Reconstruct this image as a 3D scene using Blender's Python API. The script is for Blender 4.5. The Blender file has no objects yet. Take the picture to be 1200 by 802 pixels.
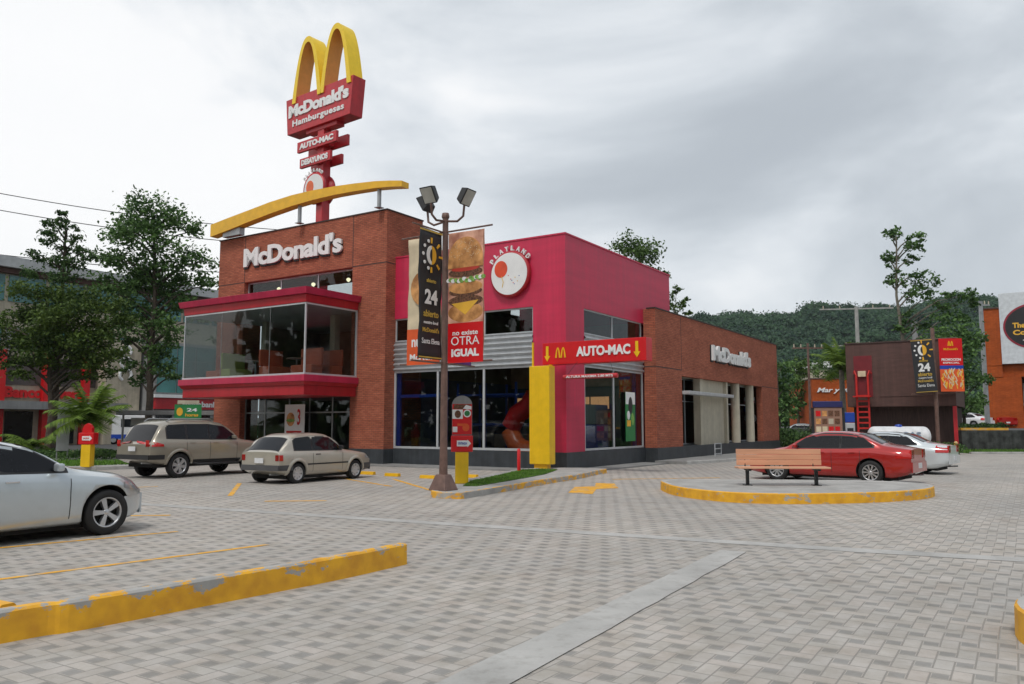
import bpy, bmesh, math, random
from mathutils import Vector, Matrix, noise
R = math.radians
PI = math.pi
scene = bpy.context.scene
COL = scene.collection
random.seed(7)

# ------------------------------------------------------------------ materials
def _n(nt, t, **kw):
    n = nt.nodes.new(t)
    for k, v in kw.items():
        setattr(n, k, v)
    return n

MATS = {}
def mat(name, col, rough=.6, metal=0., var=.12, scale=3., bump=0., bscale=40., spec=.5, coat=0., emit=None, col2=None, stretch=None, detail=5, dirt=0.):
    """Principled material with noise-driven variation of its own colour and a little bump."""
    m = bpy.data.materials.new(name); m.use_nodes = True
    nt = m.node_tree; b = nt.nodes['Principled BSDF']; L = nt.links.new
    tc = _n(nt, 'ShaderNodeTexCoord')
    mp = _n(nt, 'ShaderNodeMapping')
    if stretch: mp.inputs['Scale'].default_value = stretch
    L(tc.outputs['Object'], mp.inputs['Vector'])
    nz = _n(nt, 'ShaderNodeTexNoise'); nz.inputs['Scale'].default_value = scale; nz.inputs['Detail'].default_value = detail
    L(mp.outputs[0], nz.inputs['Vector'])
    rp = _n(nt, 'ShaderNodeValToRGB')
    c1 = tuple(max(0, c * (1 - var)) for c in col); c2 = tuple(min(1, c * (1 + var)) for c in (col2 or col))
    rp.color_ramp.elements[0].position = .32; rp.color_ramp.elements[1].position = .68
    rp.color_ramp.elements[0].color = (*c1, 1); rp.color_ramp.elements[1].color = (*c2, 1)
    L(nz.outputs['Fac'], rp.inputs['Fac'])
    out = rp.outputs['Color']
    if dirt > 0:
        n2 = _n(nt, 'ShaderNodeTexNoise'); n2.inputs['Scale'].default_value = scale * 3.7; n2.inputs['Detail'].default_value = 9; n2.inputs['Roughness'].default_value = .7
        L(tc.outputs['Object'], n2.inputs['Vector'])
        r2 = _n(nt, 'ShaderNodeValToRGB'); r2.color_ramp.elements[0].position = .5; r2.color_ramp.elements[1].position = .72
        L(n2.outputs['Fac'], r2.inputs['Fac'])
        mu = _n(nt, 'ShaderNodeMath', operation='MULTIPLY'); mu.inputs[1].default_value = dirt
        L(r2.outputs['Color'], mu.inputs[0])
        mx = _n(nt, 'ShaderNodeMixRGB'); mx.inputs[2].default_value = (.12, .10, .08, 1)
        L(mu.outputs[0], mx.inputs[0]); L(out, mx.inputs[1]); out = mx.outputs[0]
    L(out, b.inputs['Base Color'])
    b.inputs['Roughness'].default_value = rough; b.inputs['Metallic'].default_value = metal
    b.inputs['Specular IOR Level'].default_value = spec
    b.inputs['Coat Weight'].default_value = coat; b.inputs['Coat Roughness'].default_value = .04
    if emit:
        b.inputs['Emission Color'].default_value = (*col, 1); b.inputs['Emission Strength'].default_value = emit
    if bump > 0:
        n3 = _n(nt, 'ShaderNodeTexNoise'); n3.inputs['Scale'].default_value = bscale; n3.inputs['Detail'].default_value = 6
        L(tc.outputs['Object'], n3.inputs['Vector'])
        bp = _n(nt, 'ShaderNodeBump'); bp.inputs['Strength'].default_value = bump; bp.inputs['Distance'].default_value = .02
        L(n3.outputs['Fac'], bp.inputs['Height']); L(bp.outputs[0], b.inputs['Normal'])
    MATS[name] = m
    return m

def brick_mat(name, c1, c2, mortar, bw=.24, bh=.075):
    m = bpy.data.materials.new(name); m.use_nodes = True
    nt = m.node_tree; b = nt.nodes['Principled BSDF']; L = nt.links.new
    uv = _n(nt, 'ShaderNodeUVMap')
    br = _n(nt, 'ShaderNodeTexBrick')
    br.inputs['Scale'].default_value = 1; br.inputs['Brick Width'].default_value = bw; br.inputs['Row Height'].default_value = bh
    br.inputs['Mortar Size'].default_value = .010; br.inputs['Mortar Smooth'].default_value = .3; br.inputs['Bias'].default_value = -.1
    br.inputs['Color1'].default_value = (*c1, 1); br.inputs['Color2'].default_value = (*c2, 1); br.inputs['Mortar'].default_value = (*mortar, 1)
    L(uv.outputs[0], br.inputs['Vector'])
    n1 = _n(nt, 'ShaderNodeTexNoise'); n1.inputs['Scale'].default_value = .55; n1.inputs['Detail'].default_value = 8; n1.inputs['Roughness'].default_value = .65
    mp = _n(nt, 'ShaderNodeMapping'); mp.inputs['Scale'].default_value = (1, 2.4, 1)
    L(uv.outputs[0], mp.inputs[0]); L(mp.outputs[0], n1.inputs['Vector'])
    r1 = _n(nt, 'ShaderNodeValToRGB'); r1.color_ramp.elements[0].position = .3; r1.color_ramp.elements[1].position = .7
    r1.color_ramp.elements[0].color = (.76, .73, .73, 1); r1.color_ramp.elements[1].color = (1.14, 1.1, 1.08, 1)
    L(n1.outputs['Fac'], r1.inputs[0])
    mx = _n(nt, 'ShaderNodeMixRGB', blend_type='MULTIPLY'); mx.inputs[0].default_value = 1
    L(br.outputs['Color'], mx.inputs[1]); L(r1.outputs[0], mx.inputs[2])
    n2 = _n(nt, 'ShaderNodeTexNoise'); n2.inputs['Scale'].default_value = 6; n2.inputs['Detail'].default_value = 5
    mp2 = _n(nt, 'ShaderNodeMapping'); mp2.inputs['Scale'].default_value = (.5, 2.2, 1)
    L(uv.outputs[0], mp2.inputs[0]); L(mp2.outputs[0], n2.inputs['Vector'])
    r2 = _n(nt, 'ShaderNodeValToRGB'); r2.color_ramp.elements[0].position = .35; r2.color_ramp.elements[1].position = .65
    r2.color_ramp.elements[0].color = (.84, .82, .8, 1); r2.color_ramp.elements[1].color = (1.08, 1.06, 1.06, 1)
    L(n2.outputs['Fac'], r2.inputs[0])
    mx2 = _n(nt, 'ShaderNodeMixRGB', blend_type='MULTIPLY'); mx2.inputs[0].default_value = 1
    L(mx.outputs[0], mx2.inputs[1]); L(r2.outputs[0], mx2.inputs[2])
    L(mx2.outputs[0], b.inputs['Base Color']); b.inputs['Roughness'].default_value = .85
    b.inputs['Specular IOR Level'].default_value = .25
    bp = _n(nt, 'ShaderNodeBump'); bp.inputs['Strength'].default_value = .5; bp.inputs['Distance'].default_value = .01; bp.invert = True
    L(br.outputs['Fac'], bp.inputs['Height']); L(bp.outputs[0], b.inputs['Normal'])
    return m

def glass_mat(name, tint, refl=1.45, alpha=.5):
    """window glass: clear tinted transmission plus a fresnel mirror"""
    m = bpy.data.materials.new(name); m.use_nodes = True
    nt = m.node_tree; L = nt.links.new
    for n in list(nt.nodes): nt.nodes.remove(n)
    o = _n(nt, 'ShaderNodeOutputMaterial'); tr = _n(nt, 'ShaderNodeBsdfTransparent'); gl = _n(nt, 'ShaderNodeBsdfGlossy')
    tr.inputs[0].default_value = (*tint, 1); gl.inputs['Roughness'].default_value = .015; gl.inputs['Color'].default_value = (.9, .95, .95, 1)
    fr = _n(nt, 'ShaderNodeFresnel'); fr.inputs['IOR'].default_value = refl
    tc = _n(nt, 'ShaderNodeTexCoord'); nz = _n(nt, 'ShaderNodeTexNoise'); nz.inputs['Scale'].default_value = .7
    bp = _n(nt, 'ShaderNodeBump'); bp.inputs['Strength'].default_value = .05; bp.inputs['Distance'].default_value = .05
    L(tc.outputs['Object'], nz.inputs['Vector']); L(nz.outputs['Fac'], bp.inputs['Height']); L(bp.outputs[0], gl.inputs['Normal'])
    ge = _n(nt, 'ShaderNodeNewGeometry'); fb = _n(nt, 'ShaderNodeMath', operation='SUBTRACT'); fb.inputs[0].default_value = 1; L(ge.outputs['Backfacing'], fb.inputs[1])
    fm = _n(nt, 'ShaderNodeMath', operation='MULTIPLY'); L(fr.outputs[0], fm.inputs[0]); L(fb.outputs[0], fm.inputs[1])
    mx = _n(nt, 'ShaderNodeMixShader'); L(fm.outputs[0], mx.inputs[0]); L(tr.outputs[0], mx.inputs[1]); L(gl.outputs[0], mx.inputs[2])
    L(mx.outputs[0], o.inputs['Surface'])
    return m

def leaf_mat(name, dark, light, scale=.8):
    m = bpy.data.materials.new(name); m.use_nodes = True
    nt = m.node_tree; L = nt.links.new; b = nt.nodes['Principled BSDF']; o = nt.nodes['Material Output']
    ge = _n(nt, 'ShaderNodeNewGeometry')
    tc = _n(nt, 'ShaderNodeTexCoord'); nz = _n(nt, 'ShaderNodeTexNoise'); nz.inputs['Scale'].default_value = scale; nz.inputs['Detail'].default_value = 3
    L(tc.outputs['Object'], nz.inputs['Vector'])
    ad = _n(nt, 'ShaderNodeMath', operation='MULTIPLY_ADD'); ad.inputs[1].default_value = .55; ad.inputs[2].default_value = -.1
    L(ge.outputs['Random Per Island'], ad.inputs[0])
    a2 = _n(nt, 'ShaderNodeMath', operation='ADD'); L(ad.outputs[0], a2.inputs[0]); L(nz.outputs['Fac'], a2.inputs[1])
    rp = _n(nt, 'ShaderNodeValToRGB'); rp.color_ramp.elements[0].position = .35; rp.color_ramp.elements[1].position = .95
    rp.color_ramp.elements[0].color = (*dark, 1); rp.color_ramp.elements[1].color = (*light, 1)
    L(a2.outputs[0], rp.inputs[0]); L(rp.outputs[0], b.inputs['Base Color'])
    b.inputs['Roughness'].default_value = .6; b.inputs['Specular IOR Level'].default_value = .25
    tl = _n(nt, 'ShaderNodeBsdfTranslucent'); L(rp.outputs[0], tl.inputs[0])
    mx = _n(nt, 'ShaderNodeMixShader'); mx.inputs[0].default_value = .3
    L(b.outputs[0], mx.inputs[1]); L(tl.outputs[0], mx.inputs[2]); L(mx.outputs[0], o.inputs['Surface'])
    return m

def paver_mat():
    """10 x 20 cm concrete blocks laid with small dark squares between them (a five-unit repeat)."""
    m = bpy.data.materials.new('pavers'); m.use_nodes = True
    nt = m.node_tree; b = nt.nodes['Principled BSDF']; L = nt.links.new
    tc = _n(nt, 'ShaderNodeTexCoord'); mp = _n(nt, 'ShaderNodeMapping')
    U = .122
    mp.inputs['Rotation'].default_value = (0, 0, R(32.93)); mp.inputs['Scale'].default_value = (1 / U, 1 / U, 1)
    mp.vector_type = 'POINT'
    L(tc.outputs['Object'], mp.inputs[0])
    # slight waviness so the rows are not ruler straight
    wn = _n(nt, 'ShaderNodeTexNoise'); wn.inputs['Scale'].default_value = .35; L(tc.outputs['Object'], wn.inputs['Vector'])
    wv = _n(nt, 'ShaderNodeVectorMath', operation='SCALE'); wv.inputs['Scale'].default_value = .9; L(wn.outputs['Color'], wv.inputs[0])
    av = _n(nt, 'ShaderNodeVectorMath', operation='ADD'); L(mp.outputs[0], av.inputs[0]); L(wv.outputs[0], av.inputs[1])
    sx = _n(nt, 'ShaderNodeSeparateXYZ'); L(av.outputs[0], sx.inputs[0])
    def M(op, a, bb=None, c=None):
        n = _n(nt, 'ShaderNodeMath', operation=op)
        for i, v in enumerate((a, bb, c)):
            if v is None: continue
            if isinstance(v, (int, float)): n.inputs[i].default_value = v
            else: L(v, n.inputs[i])
        return n.outputs[0]
    X, Y = sx.outputs[0], sx.outputs[1]
    i, j = M('FLOOR', X), M('FLOOR', Y)
    fx, fy = M('SUBTRACT', X, i), M('SUBTRACT', Y, j)
    # lattice (2,1),(-1,2): k = (2j - i) mod 5 ; H domino {2 (right),3 (left)} since i+1 lowers k by one ; V domino {4 lower,1 upper}
    k = M('FLOORED_MODULO', M('ADD', M('SUBTRACT', M('MULTIPLY', j, 2), i), .5), 5)
    def cls(n): return M('COMPARE', k, n + .5, .3)
    k0, k1, k2, k3, k4 = [cls(n) for n in range(5)]
    def edge(dist, openmask): return M('ADD', dist, M('MULTIPLY', openmask, 9))
    e = M('MINIMUM', M('MINIMUM', edge(fx, k2), edge(M('SUBTRACT', 1, fx), k3)), M('MINIMUM', edge(fy, k1), edge(M('SUBTRACT', 1, fy), k4)))
    ci = M('SUBTRACT', i, k2); cj = M('SUBTRACT', j, k1)
    cv = _n(nt, 'ShaderNodeCombineXYZ'); L(ci, cv.inputs[0]); L(cj, cv.inputs[1])
    wh = _n(nt, 'ShaderNodeTexWhiteNoise'); L(cv.outputs[0], wh.inputs['Vector'])
    rp = _n(nt, 'ShaderNodeValToRGB'); cr = rp.color_ramp
    cr.elements[0].position = 0; cr.elements[0].color = (.45, .428, .405, 1)
    cr.elements[1].position = 1; cr.elements[1].color = (.492, .470, .442, 1)
    e1 = cr.elements.new(.35); e1.color = (.468, .452, .428, 1)
    e2_ = cr.elements.new(.72); e2_.color = (.486, .452, .424, 1)
    L(wh.outputs['Value'], rp.inputs[0])
    k0s = M('MULTIPLY', k0, M('GREATER_THAN', e, .09)); mxd = _n(nt, 'ShaderNodeMixRGB'); L(k0s, mxd.inputs[0]); L(rp.outputs[0], mxd.inputs[1]); mxd.inputs[2].default_value = (.305, .30, .29, 1)
    # broad dirt / wear
    n1 = _n(nt, 'ShaderNodeTexNoise'); n1.inputs['Scale'].default_value = .22; n1.inputs['Detail'].default_value = 9; n1.inputs['Roughness'].default_value = .62
    L(tc.outputs['Object'], n1.inputs['Vector'])
    r1 = _n(nt, 'ShaderNodeValToRGB'); r1.color_ramp.elements[0].position = .3; r1.color_ramp.elements[1].position = .68
    r1.color_ramp.elements[0].color = (.74, .75, .76, 1); r1.color_ramp.elements[1].color = (1.06, 1.03, 1.0, 1)
    L(n1.outputs['Fac'], r1.inputs[0])
    mu = _n(nt, 'ShaderNodeMixRGB', blend_type='MULTIPLY'); mu.inputs[0].default_value = 1; L(mxd.outputs[0], mu.inputs[1]); L(r1.outputs[0], mu.inputs[2])
    n2 = _n(nt, 'ShaderNodeTexNoise'); n2.inputs['Scale'].default_value = 2.2; n2.inputs['Detail'].default_value = 8; n2.inputs['Roughness'].default_value = .75
    L(tc.outputs['Object'], n2.inputs['Vector'])
    r2 = _n(nt, 'ShaderNodeValToRGB'); r2.color_ramp.elements[0].position = .36; r2.color_ramp.elements[1].position = .6
    r2.color_ramp.elements[0].color = (.80, .78, .74, 1); r2.color_ramp.elements[1].color = (1.03, 1.03, 1.03, 1)
    L(n2.outputs['Fac'], r2.inputs[0])
    m2 = _n(nt, 'ShaderNodeMixRGB', blend_type='MULTIPLY'); m2.inputs[0].default_value = 1; L(mu.outputs[0], m2.inputs[1]); L(r2.outputs[0], m2.inputs[2])
    js = _n(nt, 'ShaderNodeMapRange'); js.inputs['From Min'].default_value = .01; js.inputs['From Max'].default_value = .06; L(e, js.inputs['Value'])
    mj = _n(nt, 'ShaderNodeMixRGB'); mj.inputs[1].default_value = (.30, .285, .262, 1); L(js.outputs[0], mj.inputs[0]); L(m2.outputs[0], mj.inputs[2])
    # oil / tyre stains
    n4 = _n(nt, 'ShaderNodeTexNoise'); n4.inputs['Scale'].default_value = .9; n4.inputs['Detail'].default_value = 6; n4.inputs['Distortion'].default_value = .8
    L(tc.outputs['Object'], n4.inputs['Vector'])
    r4 = _n(nt, 'ShaderNodeValToRGB'); r4.color_ramp.elements[0].position = .60; r4.color_ramp.elements[1].position = .80
    r4.color_ramp.elements[0].color = (0, 0, 0, 1); r4.color_ramp.elements[1].color = (.5, .5, .5, 1); L(n4.outputs['Fac'], r4.inputs[0])
    m4 = _n(nt, 'ShaderNodeMixRGB'); m4.inputs[2].default_value = (.20, .15, .12, 1); L(r4.outputs[0], m4.inputs[0]); L(mj.outputs[0], m4.inputs[1])
    L(m4.outputs[0], b.inputs['Base Color'])
    b.inputs['Roughness'].default_value = .78; b.inputs['Specular IOR Level'].default_value = .3
    hs = M('SUBTRACT', js.outputs[0], M('MULTIPLY', k0, .35))
    n5 = _n(nt, 'ShaderNodeTexNoise'); n5.inputs['Scale'].default_value = 60; n5.inputs['Detail'].default_value = 4; L(tc.outputs['Object'], n5.inputs['Vector'])
    hh = M('ADD', M('ADD', hs, M('MULTIPLY', n5.outputs['Fac'], .3)), M('MULTIPLY', wh.outputs['Value'], .25))
    bp = _n(nt, 'ShaderNodeBump'); bp.inputs['Strength'].default_value = .7; bp.inputs['Distance'].default_value = .008
    L(hh, bp.inputs['Height']); L(bp.outputs[0], b.inputs['Normal'])
    return m

def streak(m, amt=.25, sc=5.):
    """rain streaks and chalking in the paint itself"""
    nt = m.node_tree; b = nt.nodes['Principled BSDF']; L = nt.links.new; src = b.inputs['Base Color'].links[0].from_socket
    tc = _n(nt, 'ShaderNodeTexCoord'); mp = _n(nt, 'ShaderNodeMapping'); mp.inputs['Scale'].default_value = (sc, sc, .22); L(tc.outputs['Object'], mp.inputs[0])
    n = _n(nt, 'ShaderNodeTexNoise'); n.inputs['Scale'].default_value = 1; n.inputs['Detail'].default_value = 8; n.inputs['Roughness'].default_value = .65; L(mp.outputs[0], n.inputs['Vector'])
    r = _n(nt, 'ShaderNodeValToRGB'); r.color_ramp.elements[0].position = .35; r.color_ramp.elements[1].position = .7
    r.color_ramp.elements[0].color = (1-amt, 1-amt, 1-amt, 1); r.color_ramp.elements[1].color = (1+amt*.3, 1+amt*.35, 1+amt*.35, 1); L(n.outputs['Fac'], r.inputs[0])
    x = _n(nt, 'ShaderNodeMixRGB', blend_type='MULTIPLY'); x.inputs[0].default_value = 1; L(src, x.inputs[1]); L(r.outputs[0], x.inputs[2]); L(x.outputs[0], b.inputs['Base Color'])
    a = _n(nt, 'ShaderNodeMath', operation='MULTIPLY_ADD'); a.inputs[1].default_value = .25; a.inputs[2].default_value = b.inputs['Roughness'].default_value-.1; L(n.outputs['Fac'], a.inputs[0]); L(a.outputs[0], b.inputs['Roughness'])
def kerb_mat(name='kerb_paint', lo=.52, hi=.58, up=.0):
    """yellow traffic paint worn through to the concrete"""
    m = bpy.data.materials.new(name); m.use_nodes = True
    nt = m.node_tree; b = nt.nodes['Principled BSDF']; L = nt.links.new
    tc = _n(nt, 'ShaderNodeTexCoord')
    mp = _n(nt, 'ShaderNodeMapping'); mp.inputs['Scale'].default_value = (1, 1, 2.2); L(tc.outputs['Object'], mp.inputs[0])
    n1 = _n(nt, 'ShaderNodeTexNoise'); n1.inputs['Scale'].default_value = 2.6; n1.inputs['Detail'].default_value = 14; n1.inputs['Roughness'].default_value = .74; L(mp.outputs[0], n1.inputs['Vector'])
    r1 = _n(nt, 'ShaderNodeValToRGB'); r1.color_ramp.elements[0].position = lo; r1.color_ramp.elements[1].position = hi
    sz = _n(nt, 'ShaderNodeSeparateXYZ'); L(tc.outputs['Object'], sz.inputs[0]); za = _n(nt, 'ShaderNodeMath', operation='MULTIPLY_ADD'); za.inputs[1].default_value = up; za.inputs[2].default_value = -up*.15
    L(sz.outputs[2], za.inputs[0]); zb_ = _n(nt, 'ShaderNodeMath', operation='ADD'); L(za.outputs[0], zb_.inputs[0]); L(n1.outputs['Fac'], zb_.inputs[1]); L(zb_.outputs[0], r1.inputs[0])
    n2 = _n(nt, 'ShaderNodeTexNoise'); n2.inputs['Scale'].default_value = 5; n2.inputs['Detail'].default_value = 8; L(tc.outputs['Object'], n2.inputs['Vector'])
    r2 = _n(nt, 'ShaderNodeValToRGB'); r2.color_ramp.elements[0].position = .3; r2.color_ramp.elements[1].position = .65
    r2.color_ramp.elements[0].color = (.66, .31, .02, 1); r2.color_ramp.elements[1].color = (.86, .45, .02, 1); L(n2.outputs['Fac'], r2.inputs[0])
    r3 = _n(nt, 'ShaderNodeValToRGB'); r3.color_ramp.elements[0].color = (.24, .235, .225, 1); r3.color_ramp.elements[1].color = (.5, .49, .47, 1); L(n2.outputs['Fac'], r3.inputs[0])
    mx = _n(nt, 'ShaderNodeMixRGB'); L(r1.outputs[0], mx.inputs[0]); L(r2.outputs[0], mx.inputs[1]); L(r3.outputs[0], mx.inputs[2])
    L(mx.outputs[0], b.inputs['Base Color']); b.inputs['Roughness'].default_value = .6
    bp = _n(nt, 'ShaderNodeBump'); bp.inputs['Strength'].default_value = .4; bp.inputs['Distance'].default_value = .006
    L(n1.outputs['Fac'], bp.inputs['Height']); L(bp.outputs[0], b.inputs['Normal'])
    return m

BRICK = brick_mat('brick', (.47, .155, .090), (.37, .112, .068), (.21, .095, .07))
ORANGE = brick_mat('orange_render', (.44, .098, .022), (.40, .088, .02), (.40, .09, .025), 1.2, .5)
PINK = mat('crimson_paint', (.60, .026, .082), .42, var=.07, scale=.9, bump=.15, bscale=6, stretch=(.4, .4, 4), dirt=.05)
CANRED = mat('canopy_red', (.46, .018, .028), .35, var=.1, scale=1.2)
CANPINK = mat('canopy_pink', (.50, .024, .075), .35, var=.1, scale=1.2)
PLINTH = mat('dark_plinth_tile', (.045, .052, .060), .45, var=.2, scale=2.5, bump=.2, bscale=4, dirt=.1)
SEAM = mat('joint_seam', (.07, .045, .04), .9)
WHITEM = mat('white_frame', (.52, .54, .56), .35, var=.08, metal=.2)
CORR = mat('corrugated_silver', (.48, .50, .52), .38, metal=.55, var=.1, dirt=.1)
GLASS = glass_mat('window_glass', (.66, .70, .71), 1.5)
GLASSB = glass_mat('bay_glass', (.74, .78, .78), 1.45)
DARKIN = mat('interior_dark', (.14, .12, .10), .7)
INWALL = mat('interior_wall', (.34, .25, .18), .8, var=.2)
CEIL = mat('interior_ceiling', (.62, .62, .60), .8)
BEIGE = mat('beige_render', (.52, .47, .37), .8, var=.07, bump=.1, dirt=.06)
SIGNRED = mat('sign_red', (.62, .010, .014), .3, var=.05)
SIGNCRIM = mat('sign_crimson', (.52, .022, .032), .38, var=.1, dirt=.08)
SIGNY = mat('sign_yellow', (.86, .53, .010), .32, var=.06, dirt=.05)
SIGNY2 = mat('beam_yellow', (.80, .44, .008), .38, var=.08, dirt=.06)
WHITE = mat('white_letter', (.80, .80, .80), .4, var=.04)
BLACK = mat('black_paint', (.018, .018, .02), .5)
BROWNM = mat('brown_steel', (.150, .085, .068), .5, var=.25, scale=6, dirt=.15)
ARCHY = mat('arch_yellow', (.88, .60, .006), .3, var=.05, dirt=.06)
GOLDL = mat('arch_tan_lip', (.80, .38, .07), .35, var=.06)  # tan colour of the arches' inner faces
CONC = mat('concrete', (.36, .355, .34), .85, var=.18, scale=2.0, bump=.4, bscale=30, dirt=.25)
CONCL = mat('concrete_light', (.415, .41, .395), .85, var=.14, scale=1.6, bump=.35, bscale=30, dirt=.35)
SIDEW = mat('sidewalk_grey', (.24, .24, .235), .85, var=.15, scale=1.5, bump=.3, dirt=.2)
ASPH = mat('asphalt', (.075, .075, .075), .9, var=.2, scale=3, bump=.4)
PAVER = paver_mat()
KERB = kerb_mat('kerb_paint', .57, .60)
KERBW = kerb_mat('kerb_paint_worn', .47, .55)
LINEY = kerb_mat('line_paint', .50, .64)
GRASS = leaf_mat('grass_blades', (.05, .12, .015), (.17, .34, .05), 1.5)
SOIL = mat('grass_ground', (.06, .11, .025), .95, var=.35, scale=3)
LEAFD = leaf_mat('leaf_dark', (.024, .056, .022), (.11, .195, .06))
LEAFM = leaf_mat('leaf_mid', (.030, .072, .024), (.145, .26, .075))
LEAFL = leaf_mat('leaf_light', (.035, .075, .018), (.14, .23, .06))
LEAFF = leaf_mat('leaf_fern', (.026, .058, .016), (.125, .19, .04), .5)
PALML = leaf_mat('palm_leaf', (.05, .10, .015), (.20, .30, .05), 1.2)
BARK = mat('bark', (.075, .058, .045), .9, var=.3, scale=5, bump=.6, bscale=12)
BARKG = mat('bark_grey', (.17, .15, .12), .9, var=.25, scale=5, bump=.5, bscale=12)
TYRE = mat('tyre_rubber', (.014, .014, .015), .75, var=.2)
RIM = mat('alloy_rim', (.55, .56, .58), .3, metal=.75, var=.1)
CARGL = mat('tinted_car_glass', (.008, .009, .012), .04, spec=.32, var=.1)
CARBLK = mat('car_black_trim', (.02, .02, .022), .45)
UNDER = mat('wheel_well', (.008, .008, .008), .9)
CHROME = mat('chrome', (.7, .7, .72), .15, metal=1)
TAIL = mat('tail_lamp', (.50, .012, .010), .15, coat=.8)
HEADL = mat('head_lamp', (.55, .58, .60), .1, coat=.8, metal=.4)
PLATE = mat('number_plate', (.65, .66, .68), .5)
TEAL = mat('teal_glazing', (.045, .17, .165), .15, var=.3, scale=.6, spec=.7)
CREAM = mat('cream_wall', (.50, .44, .34), .8, var=.1)
GREYW = mat('grey_wall', (.28, .28, .28), .8, var=.12, scale=1)
ROOFG = mat('grey_roof', (.45, .46, .47), .6, var=.1)
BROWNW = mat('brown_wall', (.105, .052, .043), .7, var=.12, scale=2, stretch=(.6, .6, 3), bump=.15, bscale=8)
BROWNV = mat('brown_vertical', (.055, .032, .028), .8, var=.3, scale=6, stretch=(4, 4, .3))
LADR = mat('ladder_red', (.52, .02, .015), .45, var=.1)
STONE = mat('dark_stone', (.055, .058, .055), .9, var=.55, scale=2.6, bump=1., bscale=5)
BLUE = mat('blue_paint', (.015, .06, .38), .35)
PURPLE = mat('purple_cloth', (.16, .05, .28), .7)
ORPL = mat('orange_plastic', (.75, .12, .02), .3)
GALV = mat('galvanised', (.34, .35, .36), .45, metal=.6, var=.15)
BENCHW = mat('bench_board', (.64, .34, .21), .55, var=.12, scale=2, stretch=(.5, 6, 6), bump=.2)

for q_, a_ in ((PINK,.14),(CANRED,.16),(CANPINK,.16),(BEIGE,.14),(SIGNY,.08),(PLINTH,.3),(BROWNW,.25),(CREAM,.2),(SIGNCRIM,.12),(GREYW,.2),(ORANGE,.16),(STONE,.4)): streak(q_, a_)
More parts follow.
